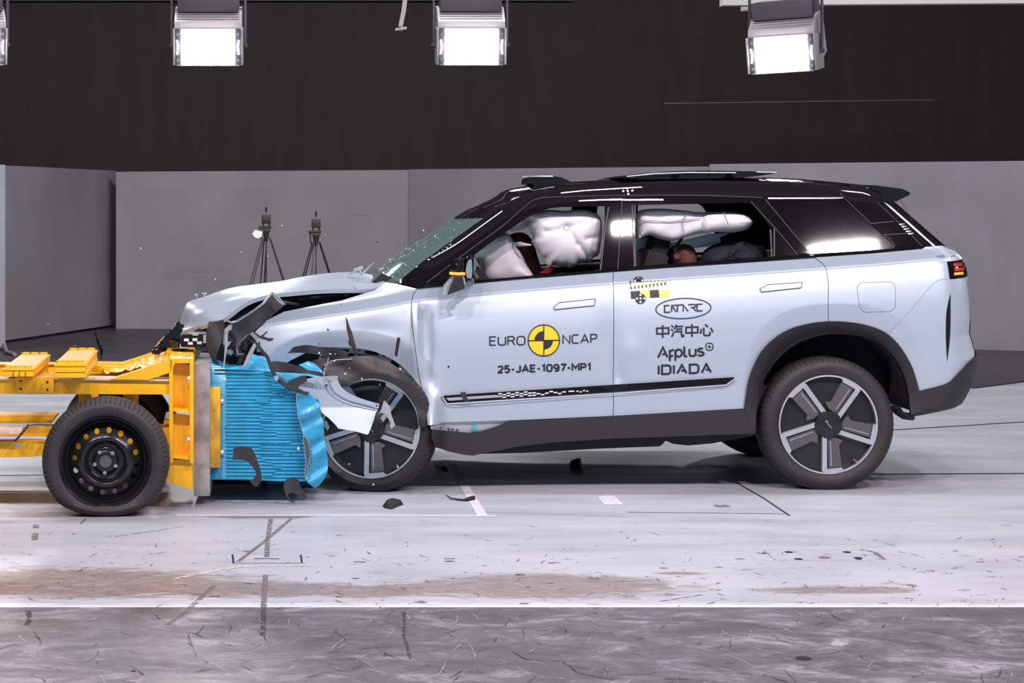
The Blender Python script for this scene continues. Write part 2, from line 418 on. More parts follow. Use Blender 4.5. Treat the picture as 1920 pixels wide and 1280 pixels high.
for x, y in [(1660, 352), (1682, 377), (1767, 459), (1790, 470), (1803, 482), (1812, 500), (1816, 540), (1820, 600), (1818, 622), (1827, 655), (1833, 672), (1822, 724), (1806, 754), (1795, 762), (1720, 780)]:
    q = W(x, y, .17 if y > 462 else .27); TX.append(q[0]); TZ.append(q[2])
TZ = TZ[::-1]; TX = TX[::-1]
PU = [0.0, .062, .068, .12, .20, .28, .36, .46, .60, .78, .95]
PY_ = [.073, .076, .066, .047, .027, .013, .005, .0, .001, .004, .012]
_u = np.linspace(0, .95, 1901); _pc = []
def _herm(xs, ys, x):
    i = min(max(int(np.searchsorted(xs, x)-1), 0), len(xs)-2); n = len(xs)
    def sl(k):
        if k <= 0 or k >= n-1: return 0.0
        a = (ys[k]-ys[k-1])/(xs[k]-xs[k-1]); b = (ys[k+1]-ys[k])/(xs[k+1]-xs[k])
        return 0.0 if a*b <= 0 else 2*a*b/(a+b)
    h = xs[i+1]-xs[i]; t = (x-xs[i])/h; t2 = t*t; t3 = t2*t
    return (2*t3-3*t2+1)*ys[i]+(t3-2*t2+t)*h*sl(i)+(-2*t3+3*t2)*ys[i+1]+(t3-t2)*h*sl(i+1)
_p = np.array([_herm(PU, PY_, u) for u in _u])
X0 = lambda px: W(px, 600, .05)[0]
def sstep(a, b, x): t = min(max((x-a)/(b-a), 0), 1); return t*t*(3-2*t)
FAX, FAZ = W(1568, 745, 0.0)[0], W(1568, 745, 0.0)[2]
FFX, FFZ = W(648, 792, 0.0)[0], W(648, 792, 0.0)[2]
def gss(X, Z, px, py, sx, sz):
    q = W(px, py, 0.03); return math.exp(-((X-q[0])/sx)**2-((Z-q[2])/sz)**2)
def f0(X, Z):
    zb = float(np.interp(X, BX, BZ)); u = zb-Z
    if u < 0:
        fr = sstep(X0(640), X0(770), X)
        Y = .073+(-u)*(1.0*(1-fr)+.36*fr)
        if X > X0(760):
            zr = float(np.interp(X, RX, RZ)); hh = min(.09, max(.01, (zr-zb)*.6))
            t = min(max((Z-(zr-hh))/hh, 0), .995); Y += .9*hh*(1-math.sqrt(1-t*t))*sstep(X0(765), X0(870), X)
    else:
        Y = float(np.interp(u, _u, _p))
    # wheel-arch flares: a fuller lip around each wheel opening
    m = (abs((X-FAX)/.505)**2.6+abs((Z-FAZ)/.503)**2.6)**(1/2.6)
    if m < 1 and Z > FAZ-.2: Y += .25*(1-m)**2/((1-m)+.05)*(1 if m > .78 else 0 if m < 0 else 1)*sstep(FAZ-.2, FAZ, Z)
    m = (abs((X-FFX)/.55)**2.4+abs((Z-FFZ)/.495)**2.4)**(1/2.4)
    if m < 1 and Z > FFZ-.2: Y += .26*(1-m)**2/((1-m)+.06)/(1+(max(0, .85-m)*4)**2)*sstep(FFZ-.2, FFZ, Z)
    # nose taper, crushed corner
    if X < X0(640): Y += .10*((X0(640)-X)/.45)**2
    # dents of the crash
    Y += .035*gss(X, Z, 800, 640, .035, .20)-.018*gss(X, Z, 778, 610, .02, .14)
    Y += .020*gss(X, Z, 1158, 700, .035, .07)-.010*gss(X, Z, 1180, 660, .06, .08)+.010*gss(X, Z, 1135, 650, .07, .16)
    Y -= .19*gss(X, Z, 803, 800, .06, .17)
    Y += .010*gss(X, Z, 700, 620, .12, .05)
    return Y
def fs(X, Z):
    Y = f0(X, Z)
    xt = float(np.interp(Z, TZ, TX)); R = .20 if Z < 1.25 else .16
    t = min(max(.92*(X-(xt-R))/R, 0), .97)
    return Y+.27*(1-math.sqrt(1-t*t))
UR = [.01, .025, .04, .052, .0605, .0655, .072, .082, .096, .112, .13, .15, .17, .195, .22, .245, .27]+[.288+.018*k for k in range(37)]
def body_rows(x):
    """mesh rows that follow the belt line and the roof edge"""
    zb = float(np.interp(x, BX, BZ)); o = [zb-u for u in UR]
    if x > X0(760):
        zr = float(np.interp(x, RX, RZ)); hh = min(.09, max(.01, (zr-zb)*.6)); z1 = zr-hh
        o += [zr-hh*t for t in (.01, .03, .06, .1, .16, .24, .34, .46, .6, .75, .9, 1.0)]
        n = max(1, int((z1-zb)/.025)); o += [zb+(z1-zb)*k/n for k in range(n)]
    else: o += [zb+.02*k for k in range(12)]
    L = []
    for cx, cz, a, b, p in ((FAX, FAZ, .505, .503, 2.6), (FFX, FFZ, .55, .495, 2.4)):     # rows along the wheel-arch flares
        for m in (1.02, 1.0, .985, .97, .955, .94, .92, .89, .86):
            q = 1-abs((x-cx)/(a*m))**p
            if q > 0: L.append(cz+b*m*q**(1/p))
    if L:
        lo, hi = min(L), max(L)
        if hi-lo < .12: o = [z for z in o if z > hi+.006 or z < lo-.006]
        o += L
    return o
car = empty('car', (X0(1100), YC, 0), 'crashed silver blue five door car with black roof, its left side towards the viewer', 'car')
# ---------------- belt and cut lines (pixels of the photograph at the near side)
belt_f = [(783, 541), (892, 530.5), (1011, 520), (1150, 509)]
belt_r = [(1150, 509), (1250, 501.5), (1400, 491.5), (1526, 482.5)]
door_front = crv([(783, 541), (775, 552), (771.5, 573), (772.5, 606), (777, 640), (785, 702), (795, 745), (801, 797)], 5)
archo = crv([(1396, 766), (1399, 744), (1404, 714), (1413, 688), (1429, 658), (1453, 634), (1482, 617), (1518, 607), (1554, 603), (1592, 604.5), (1628, 611), (1660, 624), (1684, 646), (1702, 673), (1713, 697), (1723, 732)], 3)
k_ = min(range(len(archo)), key=lambda i: abs(archo[i][0]-1553))
arch_l, arch_r = archo[:k_+1], archo[k_:]
door = panel('front_door', belt_f+[(1150.5, 640), (1150, 780), (971, 788)]+door_front[::-1][:-1], fs, 'paint', car, gap=.0018, far=False, h=.024, rows=body_rows)
rdoor = panel('rear_door', belt_r+crv([(1527, 483), (1545, 497), (1552.5, 522), (1553, 560), (1553, 603)], 4)[1:-1]+arch_l[::-1]+[(1150, 780), (1150.5, 640)], fs, 'paint', car, gap=.0018, h=.016, rows=body_rows)
tail = crv([(1790, 469), (1803, 481)], 2)
slot = crv([(1782.6, 547), (1776, 575), (1773.5, 600), (1773.5, 640), (1776, 680)], 3)+crv([(1778, 668), (1782, 631), (1783, 590), (1782.6, 549)], 3)
quarter = [(1526, 482.5), (1642, 474), (1729, 466), (1736, 462), (1766, 459.5)]+tail+[(1805, 486), (1776, 491), (1781, 523), (1814, 518), (1816, 541), (1819, 600), (1817, 623), (1827, 657), (1827.5, 667)]+crv([(1827, 668), (1795, 702), (1779, 717), (1760, 724), (1723, 733)], 4)+arch_r[::-1][1:]+crv([(1553, 603), (1553, 560), (1552.5, 522), (1545, 497), (1527, 483)], 4)[1:-1]
# the quarter panel and the bumper skin meet at a shut line
seamp = [(1777, 523), (1758.6, 526), (1740, 542), (1705.5, 584), (1672, 618), (1668, 627)]
flap = rrect(1605, 528.5, 1679, 585, 13)
flap = [(x+(y-528)*.13*(1 if x < 1640 else .12), y-(x-1642)*.03) for x, y in flap]
qp = panel('quarter_panel', quarter, fs, 'paint', car, holes=[slot, flap], gap=.0018, h=.016, rows=body_rows)
fl = panel('fuel_flap', flap, fs, 'paint', qp, gap=.0022, h=.02)
panel('reflector_slot', slot, fs, 'black', qp, off=.012, h=.03)
def stroke(name, lines, wpx, f, m, parent, off=-.0015, n=None):
    mb = ribbon([pl(l, f) for l in lines], wpx/350.0, f, off); return mb.build(name, m, parent, False)
stroke('panel_gap', [densify(crv(seamp, 4), 12)[:-3] if False else crv(seamp, 6)], 1.0, fs, 'seam', qp, -.0008)
# a repeat of the doors on the far side, seen through the glass
for nm, px in (('front_door', belt_f+[(1150.5, 640), (1150, 780), (971, 788)]+door_front[::-1][:-1]), ('rear_door', belt_r+[(1553, 500), (1553, 603)]+arch_l[::-1]+[(1150, 780)]), ('quarter_panel', quarter)):
    P = shrink([p for i, p in enumerate(pl(px, fs)) if True], .0018)
    MB().sheet([P], fs, .045, .03).mirror(YC).build(nm, 'paint', car)
# ---------------- door handles
def handle(px, parent):
    P = pl(px, fs); o = MB().sheet([P], fs, .02, .01, -.004).build('door_handle', 'paint', parent)
    stroke('handle_gap', [px+[px[0]]], 1.2, fs, 'ink', parent, -.0055)
handle([(1038, 576), (1040, 580), (1114, 572.5), (1116, 560), (1048, 567)], door)
handle([(1424.5, 541), (1427, 547), (1502, 539), (1504, 529), (1441, 533)], rdoor)
# ---------------- fender
arch_in = crv([(500, 668), (520, 690), (545, 676), (592, 655), (642, 651.5), (683, 655), (712, 663), (742, 678), (765, 698), (783, 722), (794, 755), (800, 797)], 4)
fend = [(783, 541), (746, 532), (724, 528), (702, 544), (640, 563), (606, 569), (532, 584), (500, 600), (478, 622), (470, 640), (470, 650), (484, 660)]+arch_in+[(801, 797)]+door_front[::-1][1:-1]
fender = panel('front_fender', fend, fs, 'paint', car, gap=.0015, h=.014, rows=body_rows)
lip = crv([(600, 655), (642, 651), (683, 655), (712, 662), (742, 677), (765, 697), (785, 722)], 4)
lin = crv([(775, 722), (757, 700), (735, 684), (708, 670), (680, 664), (642, 662), (600, 668)], 4)
hole = lambda cx, cy, a, b, r: [(cx+x*math.cos(r)-y*math.sin(r), cy+x*math.sin(r)+y*math.cos(r)) for x, y in ((-a, -b), (a, -b), (a, b), (-a, b))]
fl_ = lambda X, Z: fs(X, Z)+.035
panel('fender_lip', lip+lin, fl_, 'silver', fender, holes=[hole(645, 657, 9, 2.5, 0), hole(697, 661.5, 13, 3.5, .15), hole(741, 682, 9, 3.2, .6), hole(673, 657, 1.6, 1.6, 0), hole(720, 668, 1.6, 1.6, 0)], depth=.006, h=.02)
MB().sheet([pl([(480, 640), (520, 700), (560, 690), (640, 672), (760, 720), (795, 800), (801, 797), (770, 600), (720, 545), (540, 590)], fl_)], lambda X, Z: fs(X, Z)+.07, .05, .01).build('fender_inner', 'inner', car)
# ---------------- hood, crumpled and lifted
HN = crv([(342, 619.5), (372, 611), (405, 603), (428, 591), (462, 566), (500, 553), (550, 547), (606, 542.5), (660, 541.5), (700, 541), (722, 529)], 3)
HC = crv([(337, 612), (343, 588), (353, 566), (385, 556), (428, 544), (475, 535), (530, 526.5), (590, 517.5), (651, 512), (690, 514), (712, 520)], 3)
def hoodY(x): return .14+.35*max(0, (420-x)/100)**1.4 if x < 420 else .14
rows = []
for i, (a, c) in enumerate(zip(HN, HC)):
    A = Vector(W(a[0], a[1], hoodY(a[0]))); B = Vector(W(c[0], c[1], YC)); r = []
    for j in range(-14, 15):
        v = abs(j)/14; t = 1-v
        sh = 1-v**2.6
        p = A+(B-A)*0; p.x = A.x+(B.x-A.x)*sh; p.z = A.z+(B.z-A.z)*sh
        p.z += .012*math.sin(i*.55+v*5)*math.sin(v*PI)*(1-i/40)-.018*math.exp(-((v-.62)/.10)**2)
        p.y = A.y+(B.y-A.y)*(1-v)
        if j > 0: p.y = 2*YC-p.y
        r.append(tuple(p))
    rows.append(r)
hood = MB().loft(rows, 0, flip=True)
low = [[(q[0]+.004, q[1]+.006, q[2]-.022) for q in r] for r in rows]
hood.loft(low, 0)
edge = [[r[0] for r in rows], [r[0] for r in low]]; hood.loft(edge)
edge = [[q for q in rows[0]], [q for q in low[0]]]; hood.loft(edge)
edge = [[q for q in low[-1]], [q for q in rows[-1]]]; hood.loft(edge)
ho = hood.build('hood', 'paint', car)
# small broken washer nozzles sitting on the hood edge
for px, py in ((368, 558), (383, 556)):
    mb = MB(); q = W(px, py, .8); mb.cyl(q, (q[0], q[1], q[2]+.015), .004); mb.box((q[0], q[1], q[2]+.017), (.022, .03, .007)); mb.build('broken_clip', 'chrome', ho)
# engine bay: dark mass behind the gap under the hood
bay = [(350, 628), (395, 604), (440, 592), (500, 566), (560, 553), (700, 545), (735, 540), (760, 640), (700, 660), (600, 690), (480, 690), (420, 688), (395, 660), (350, 650)]
mb = MB().sheet([pl(bay, flat(.26))], flat(.26), .05, 1.25, nrm=False); mb.build('engine_bay', 'dark', car)
mb = MB()                                   # pipes and brackets seen in the gap
mb.tube([W(560, 562, .2), W(600, 556, .18), (W(660, 550, .2)), W(690, 548, .22)], .008)
mb.tube([W(470, 592, .2), W(500, 572, .16), (W(530, 566, .18)), W(560, 570, .22)], .012)
mb.box(W(590, 556, .18), (.05, .03, .008)); mb.box(W(650, 553, .19), (.03, .03, .012)); mb.box(W(686, 546, .18), (.03, .02, .02))
mb.build('engine_pipes', 'torn', car)
# ---------------- black upper side: pillars, roof band, with real window openings
front_win = [(893, 525), (889.5, 478), (905, 466)]+crv([(940, 441), (989, 408), (1010, 397), (1034, 390)], 3)+[(1060, 387.5), (1137, 386.5), (1125, 506)]
rear_win = [(1191, 499), (1190.6, 384), (1396, 380)]+crv([(1400, 380), (1412, 384), (1428, 404), (1447, 430)], 2)+[(1450, 481)]
tri_win = [(1455, 480.5), (1454, 430), (1493, 477.5)]
q_win = [(1519, 475.5), (1434.5, 372.5), (1583, 371)]+crv([(1586, 371), (1592, 376), (1612, 396), (1633, 420)], 2)+[(1680, 462), (1676, 466)]
upper = [(745, 529)]+ROOFPX[1:]+[(1644, 377.5)]+[(1681, 380), (1766, 459.5), (1736, 462), (1729, 466), (1642, 474), (1526, 482.5), (1400, 491.5), (1250, 501.5), (1150, 509), (1011, 520), (892, 530.5), (783, 540.5)]
up = panel('upper_side', upper, fs, 'black', car, holes=[front_win, rear_win, tri_win, q_win], gap=.001, h=.022, far=True, rows=body_rows)
0 and panel('front_window_glass', front_win, fs, 'glass', up, off=.008, depth=0, h=.03, far=True)
0 and panel('rear_window_glass', rear_win, fs, 'glass', up, off=.008, depth=0, h=.03, far=True)
panel('vent_window_glass', tri_win, fs, 'dglass', up, off=.004, depth=.004, h=.04, far=True)
panel('quarter_window_glass', q_win, fs, 'dglass', up, off=.004, depth=.004, h=.03, far=True)
# seams, frames and painted drip streaks on the gloss black
for l_ in [[(1141, 388), (1133, 440), (1126, 506)], [(1185, 384), (1187, 440), (1189.5, 500)], [(1190.6, 384), (1191, 499)], [(1444, 430), (1447, 481)], [(1451.5, 428), (1451.5, 480)]]: stroke('window_seal', [l_], 2.2, fs, 'torn', up, -.004)
stroke('roof_seam', [crv([(800, 530), (870, 476), (940, 425), (990, 382), (1010, 372), (1040, 369), (1166, 366), (1300, 366), (1430, 370)], 5), [(1166.7, 372), (1160, 479), (1158, 508)], [(1408, 378), (1454, 428), (1496, 478)], [(1434.5, 373), (1519, 475)], [(1583, 371), (1633, 419), (1676, 414.5)], [(1656, 440), (1706, 437)], [(1644, 378), (1706, 438), (1729, 461)], [(1656, 440), (1666, 446), (1677, 460), (1674, 464)], [(1575, 361), (1583, 371)], [(1689, 376), (1712, 413), (1746, 459)]], 1.1, fs, 'torn', up, -.0015)
for l_ in (crv([(1085, 376.5), (1130, 374.5), (1166, 373.8)], 3), [(1167.5, 374.6), (1243, 374.4)], [(1440, 371.6), (1580, 370.6)]): stroke('drip_lamp_streak', [l_], 2.2, fs, 'chrome', up, -.006)  # lamp reflections along the roof drip, painted as chrome strokes
MB().sheet([pl([(783, 538), (893, 526), (1011, 515.5), (1150, 505), (1250, 497.5), (1450, 484), (1526, 478), (1527, 482.5), (1400, 491), (1250, 501), (1150, 508.5), (1011, 519.5), (892, 530), (783, 541)], fs)], fs, .03, .012, -.007).build('belt_moulding', 'black', up)
mb = MB()
for dx, dy in ((0, 0), (-8.5, 0), (8.5, -1), (-1, -5), (1, 5.5)):
    mb.sheet([pl(arc(1177+dx, 358+dy, 2.1, 1.9, 0, 345, 11), fs)], fs, .03, .001, -.002)
mb.build('target_dots', 'white_decal', up)
mb = MB()                                   # small vents on the rear pillar
for i in range(5): mb.sheet([pl(hole(1691+i*4.2, 420+i*4.4, 5, .9, -.12), fs)], fs, .03, .002, -.003)
mb.build('pillar_vents', 'rim', up)
# ---------------- windscreen and roof
RN = ROOFPX
RC = [(697, 519), (738, 485), (797, 446), (853, 410), (884, 392), (929, 371), (951, 356), (1000, 347), (1060, 341.5), (1202, 334.5), (1300, 333), (1440, 333.5), (1520, 338.5), (1590, 345.5), (1612, 349)]
def top_rows(a, b, n=16):
    A = crv(RN, 4)[a*4:b*4+1]; C = crv(RC, 4)[a*4:b*4+1]; rows = []
    for p, q in zip(A, C):
        P = Vector(Wf(p[0], p[1]+1.8, fs))+(Vector((0.003, .022, -.004)) if p[0] < 935 else Vector((0, .004, 0))); Q = Vector(W(q[0], q[1], YC)); r = []
        for j in range(-n, n+1):
            v = abs(j)/n; s = 1-v**2.3
            y = P.y+(Q.y-P.y)*(1-v)
            if j > 0: y = 2*YC-y
            r.append((P.x+(Q.x-P.x)*s, y, P.z+(Q.z-P.z)*s))
        rows.append(r)
    return rows
def shell(rows, th):
    mb = MB().loft(rows, 0, flip=True); lo = [[(x+th*.3, y, z-th) for x, y, z in r] for r in rows]; mb.loft(lo)
    for e in ([rows[0], lo[0]], [lo[-1], rows[-1]], [[r[0] for r in rows][::-1], [r[0] for r in lo][::-1]], [[r[-1] for r in rows], [r[-1] for r in lo]]): mb.loft(e)
    return mb
ws = MB().loft(top_rows(0, 4), 0, flip=True).build('windscreen', 'wglass', car)
shell(top_rows(4, len(RN)-1), .03).build('roof', 'black', car)
# shattered glass: sparkling crumbs low on the windscreen, black band near its head
rs = random.Random(4); mb = MB(); rr = top_rows(0, 4, 16)
for _ in range(520):
    i = min(len(rr)-2, int(abs(rs.gauss(0, .26))*len(rr))); j = rs.randrange(3, 17)
    a = Vector(rr[i][j]); b = Vector(rr[i+1][j+1]); c = Vector(rr[i][j+1]); p = a+(b-a)*rs.random()+(c-a)*rs.random()*.8
    s = rs.uniform(.0015, .005); p += Vector((-.003, -.002, .004))
    q = [p+Vector((rs.uniform(-s, s), rs.uniform(-s, s), rs.uniform(-s, s))) for _ in range(4)]
    mb.add(q, [(0, 1, 2), (0, 3, 1), (1, 3, 2), (0, 2, 3)])
tag(mb.build('glass_crumbs', 'foil', ws, smooth=False), kind='stuff')
band = top_rows(3, 4, 16)
MB().loft([[(x-.002, y, z+.004) for x, y, z in r] for r in band], 0, flip=True).build('shade_band', 'black', ws)
# bonnet scuttle: crushed cowl with broken wiper
mb = MB().sheet([pl([(700, 527), (716, 512), (742, 524), (750, 531), (724, 532)], flat(.3))], flat(.3), .03, 1.2, nrm=False); mb.build('cowl', 'dark', car)
wp = MB().tube([W(655, 514, .55), W(664, 508, .5), W(672, 503, .48), W(679, 515, .45)], .006)
wp.tube([W(679, 513, .45), W(690, 503, .44), W(701, 493, .42)], .007); wp.box(W(672, 504, .48), (.05, .03, .018), Matrix.Rotation(-.3, 4, 'Y'), .004)
wp.build('wiper_arm', 'silver', car)
# camera pod at the head of the windscreen, tilted roof glass
pod = MB().sheet([pl([(991, 344), (994, 333), (1036, 330), (1052, 332), (1071, 341), (1060, 346), (1010, 350)], flat(.72))], flat(.72), .03, .42, nrm=False).build('sensor_pod', 'black', car)
MB().bb(W(994, 332, .71)[0], W(1037, 332, .71)[0], .70, 1.16, W(1, 332.5, .71)[2], W(1, 329.5, .71)[2], .003).build('pod_trim', 'chrome', pod)
sg = MB().sheet([pl(crv([(1166, 333), (1190, 327), (1225, 323.5), (1288, 320), (1380, 320.5), (1454, 322.5)], 3)+[(1456, 325), (1420, 330), (1380, 334), (1200, 336)], flat(.42))], flat(.42), .04, 1.02, nrm=False).build('roof_glass', 'black', car)
mb = MB().tube([W(a, b, .40) for a, b in ((1175, 331), (1225, 326), (1290, 323.5), (1380, 324))], .004); mb.tube([W(a, b, .40) for a, b in ((1418, 322.5), (1456, 323.5))], .004)
mb.build('glass_edge', 'chrome', sg)
# ---------------- spoiler
spo = [(1592, 346), (1640, 347), (1692, 353.5), (1708, 361), (1706, 366), (1681, 377.5), (1644, 378), (1600, 360)]
MB().sheet([pl(spo, flat(.30))], lambda X, Z: .30+.05*max(0, X-X0(1640)), .04, 1.24).build('rear_spoiler', 'black', car)
# ---------------- tail: tailgate glass, tailgate, bumper end between the two sides
def tailrows(z0, z1, n=14):
    rows = []
    for i in range(n+1):
        z = z0+(z1-z0)*i/n; xt = float(np.interp(z, TZ, TX)); r = []
        yn = fs(xt-.002, z)-.012
        for j in range(-12, 13):
            v = j/12; r.append((xt-.006+.05*(1-abs(v)**2.2), YC+(YC-yn)*v, z))
        rows.append(r)
    return rows
MB().loft(tailrows(.50, 1.285)).build('tailgate', 'paint', car)
MB().loft(tailrows(1.285, 1.55, 8)).build('tailgate_glass', 'dglass', car)
MB().loft(tailrows(.42, .50, 3)).build('rear_bumper_skin', 'trim', car)
# ---------------- tail light
tl = [(1776, 491), (1805, 486), (1812, 501), (1814.5, 518), (1781, 523)]
tlo = panel('tail_light', tl, fs, 'black', car, off=.002, gap=.001, h=.02)
panel('red_strip', [(1788, 493), (1806, 491), (1808, 497), (1788, 499)], fs, 'red', tlo, off=-.004, h=.02)
panel('red_strip', [(1789, 502), (1810, 500), (1811, 506), (1790, 508)], fs, 'red', tlo, off=-.004, h=.02)
panel('amber_strip', [(1790, 511), (1806, 509.5), (1807, 514), (1790, 515.5)], fs, 'amber', tlo, off=-.004, h=.02)
# ---------------- grey cladding
fc = lambda X, Z: fs(X, Z)-.014
archi = crv([(1415.7, 812), (1418, 775), (1423, 750), (1432, 714), (1447, 688), (1468, 664), (1497, 643), (1533, 630), (1565.6, 626), (1607, 629), (1643, 640), (1672, 664), (1690, 693), (1701, 726), (1707, 781)], 4)
clad = archo+[(1723, 733), (1704, 739)]+[p for p in archi[::-1] if p[1] < 770 or p[0] < 1500]
cl = panel('wheel_arch_cladding', [(1396, 768)]+clad[:-1]+[(1415.7, 812)], lambda X, Z: fs(X, Z)-.016+.02*sstep(1.0, .75, (abs((X-FAX)/.46)**2.3+abs((Z-FAZ)/.46)**2.3)**(1/2.3)), 'trim', car, h=.018, depth=.03, far=True)
bump = [(1704, 738.5), (1723, 733)]+crv([(1723, 733), (1760, 724), (1779, 717), (1795, 702), (1827.5, 667.5)], 4)[1:]+[(1833, 672), (1821, 726), (1805, 755)]+crv([(1803, 757), (1785, 766), (1750, 774), (1707, 781.5)], 3)
panel('rear_bumper', bump, fc, 'trim', car, h=.022, depth=.03, far=True)
sill = [(811, 805), (835, 808), (880, 812), (905, 808), (925, 802), (960, 790), (1150, 780.5), (1396, 766.5), (1415.5, 812), (1393, 813.5), (1148, 822), (1040, 829), (1000, 833), (965, 838), (939, 843.5), (905, 850), (886, 854), (868, 852), (840, 846), (815, 838), (809, 820)]
so = panel('sill_cladding', sill, fc, 'trim', car, h=.024, depth=.03, far=True)
stroke('panel_gap', [[(1149.5, 780), (1149.5, 822)]], 1.0, fc, 'ink', so, -.001)
MB().sheet([pl([(806, 797), (971, 788), (1010, 789), (930, 815), (880, 818), (812, 812)], fs)], lambda X, Z: fs(X, Z)+.02, .04, .01).build('sill_metal', 'silver', car)
q = Wf(890, 801, fs); MB().cyl((q[0], q[1]+.02, q[2]), (q[0], q[1]-.004, q[2]), .012).build('sill_plug', 'teal', car)
mb = MB()
for a, b in ((842, 804), (849, 805), (858, 806), (826, 802)):
    q = Wf(a, b, fs); MB().box((q[0], q[1]+.015, q[2]), (.012, .008, .006)).build('sill_slot', 'ink', car)
# dark seam backing so no light shows between panels, wheel wells and underbody
back = [(801, 797), (790, 700), (775, 600), (780, 545), (1155, 512), (1526, 487), (1729, 470), (1790, 480), (1815, 540), (1815, 650), (1800, 690), (1735, 725)]+[(x*.985+1568*.015, y*.985+745*.015-0) for x, y in archo[::-1][2:-2]]+[(1410, 760), (1405, 800), (1150, 815), (960, 826), (830, 830)]
for far in (0, 1):
    mb = MB().sheet([pl(back, fs)], lambda X, Z: fs(X, Z)+.035, .05, .02)
    if far: mb.mirror(YC)
    mb.build('inner_skin', 'inner', car)
def well(px, y0, y1):
    P = [W(a, b, 0.0) for a, b in px]; n = 6; rows = [[(x, y0+(y1-y0)*j/n, z) for x, _, z in P] for j in range(n+1)]
    mb = MB().loft(rows); mb.add([(x, y1, z) for x, _, z in P], [tuple(range(len(P)))]); return mb
for far in (0, 1):
    mb = well(archi[2:-2], .03, .42)
    if far: mb.mirror(YC)
    mb.build('wheel_well', 'inner', car)
under = [(812, 815), (818, 838), (870, 850), (904, 850.5), (975, 849), (1050, 845), (1120, 841), (1237, 836.5), (1243, 832), (1248, 826), (1262, 832), (1290, 835), (1335, 831), (1420, 815), (1420, 790), (1150, 800)]
MB().sheet([pl(under, flat(.12))], flat(.12), .05, 1.6, nrm=False).build('underbody', 'dark', car)
MB().sheet([pl([(1690, 700), (1800, 700), (1812, 730), (1790, 752), (1716, 772)], flat(.25))], flat(.25), .05, 1.35, nrm=False).build('rear_underbody', 'dark', car)
mb = MB().tube([W(1678, 762, .1), W(1684, 772, .1), W(1694, 779, .1), W(1708, 781, .1)], .02, flat=4); mb.build('mud_flap', 'dark', car)
mb = MB().cyl((W(1553, 796, 0)[0], .25, W(1, 796, 0)[2]+.0), (W(1553, 796, 0)[0], 1.6, W(1, 796, 0)[2]), .05); mb.build('rear_axle', 'dark', car)
# ---------------- door mouldings
mold = [(829, 742), (1375, 707), (1379.5, 709), (1364, 719.5), (1360, 720.5), (838, 756)]
mo = panel('door_moulding', mold, lambda X, Z: fs(X, Z)-.016, 'black', door, h=.03, depth=.02)
stroke('moulding_trim', [[(829, 742), (838, 757), (1150, 737.5), (1361, 721.5), (1380, 708)]], 1.6, lambda X, Z: fs(X, Z)-.016, 'lipline', door, -.002)
panel('moulding_inset', [(836, 746), (930, 740), (945, 744), (842, 751)], lambda X, Z: fs(X, Z)-.018, 'silver', door, h=.03, depth=.002)
mb = MB(); g = lambda X, Z: fs(X, Z)-.0175
pat = [(934, 0), (942, 1), (950, 0), (958, 1), (966, 0), (974, 1), (982, 0), (990, 1), (998, 1), (1006, 0), (1014, 1), (1022, 0), (1030, -1), (1038, 0), (1046, 1), (1054, 0)]
ln = lambda x: 742.5-(x-940)*.067
for x, o in pat:
    y = ln(x)+o*2.4
    mb.sheet([pl([(x, y-1.2), (x+7, y-1.7), (x+7, y+.5), (x, y+1)], g)], g, .03, .001, nrm=False)
    if o >= 0 and x < 1000: y -= 4.6; mb.sheet([pl([(x, y-1.2), (x+7, y-1.7), (x+7, y+.5), (x, y+1)], g)], g, .03, .001, nrm=False)
for x, o, l in ((1066, -.6, 11), (1081, .4, 4), (1087, 2.0, 4), (1093, .0, 4), (1099, 1.6, 4)):
    y = ln(x)+o; mb.sheet([pl([(x, y-1.2), (x+l, y-1.5), (x+l, y+.6), (x, y+.9)], g)], g, .03, .001, nrm=False)
mb.build('moulding_pattern', 'white_decal', door)
mb = MB().sheet([pl([(862, 735), (872, 734), (874, 744), (882, 752), (870, 751)], fs)], fs, .03, .01, -.03); mb.build('broken_clip', 'torn', door)
stroke('door_crease', [[(801, 745.5), (826, 743)]], 1.2, fs, 'white_decal', door, -.001)
MB().cyl(Wf(841, 687, fs), tuple(Vector(Wf(841, 687, fs))+Vector((0, -.006, 0))), .005).build('glass_crumb', 'ink', door)
# ---------------- mirror
mi = pillow([pl(crv([(846, 489), (853, 485), (870, 483), (876, 487), (873, 505), (870, 516), (848, 517), (844, 505)], 3, True), flat(-.08))], flat(-.08), .06, .05).build('door_mirror', 'black', car)
pillow([pl(crv([(876, 480), (886, 478), (891, 488), (891, 522), (884, 528), (874, 524), (871, 506)], 3, True), flat(-.04))], flat(-.04), .06, .04).build('mirror_frame', 'black', mi)
pillow([pl(crv([(877, 490), (884, 487), (885.5, 505), (884, 520), (877, 521), (873, 508)], 3, True), flat(-.105))], flat(-.105), .01, .02).build('mirror_glass', 'chrome', mi)
MB().tube([W(843, 512, -.135), W(858, 513.5, -.145), W(871, 513, -.13)], .008).build('mirror_indicator', 'amber', mi)
MB().sheet([pl([(848, 518), (870, 518), (874, 532), (838, 553.5), (829.5, 552), (833, 535)], flat(-.12))], flat(-.12, sz=-.25, z0=W(0, 520, 0)[2]), .03, .06).build('mirror_housing', 'silver', mi)
MB().sheet([pl([(851, 522), (868, 520), (872, 541), (839, 553.5)], flat(-.15))], flat(-.15, sz=-.25, z0=W(0, 520, 0)[2]), .03, .01).build('mirror_bracket', 'trim', mi)
MB().cyl(W(868, 522, -.08), W(884, 522, .12), .03, .04).build('mirror_stem', 'black', mi)
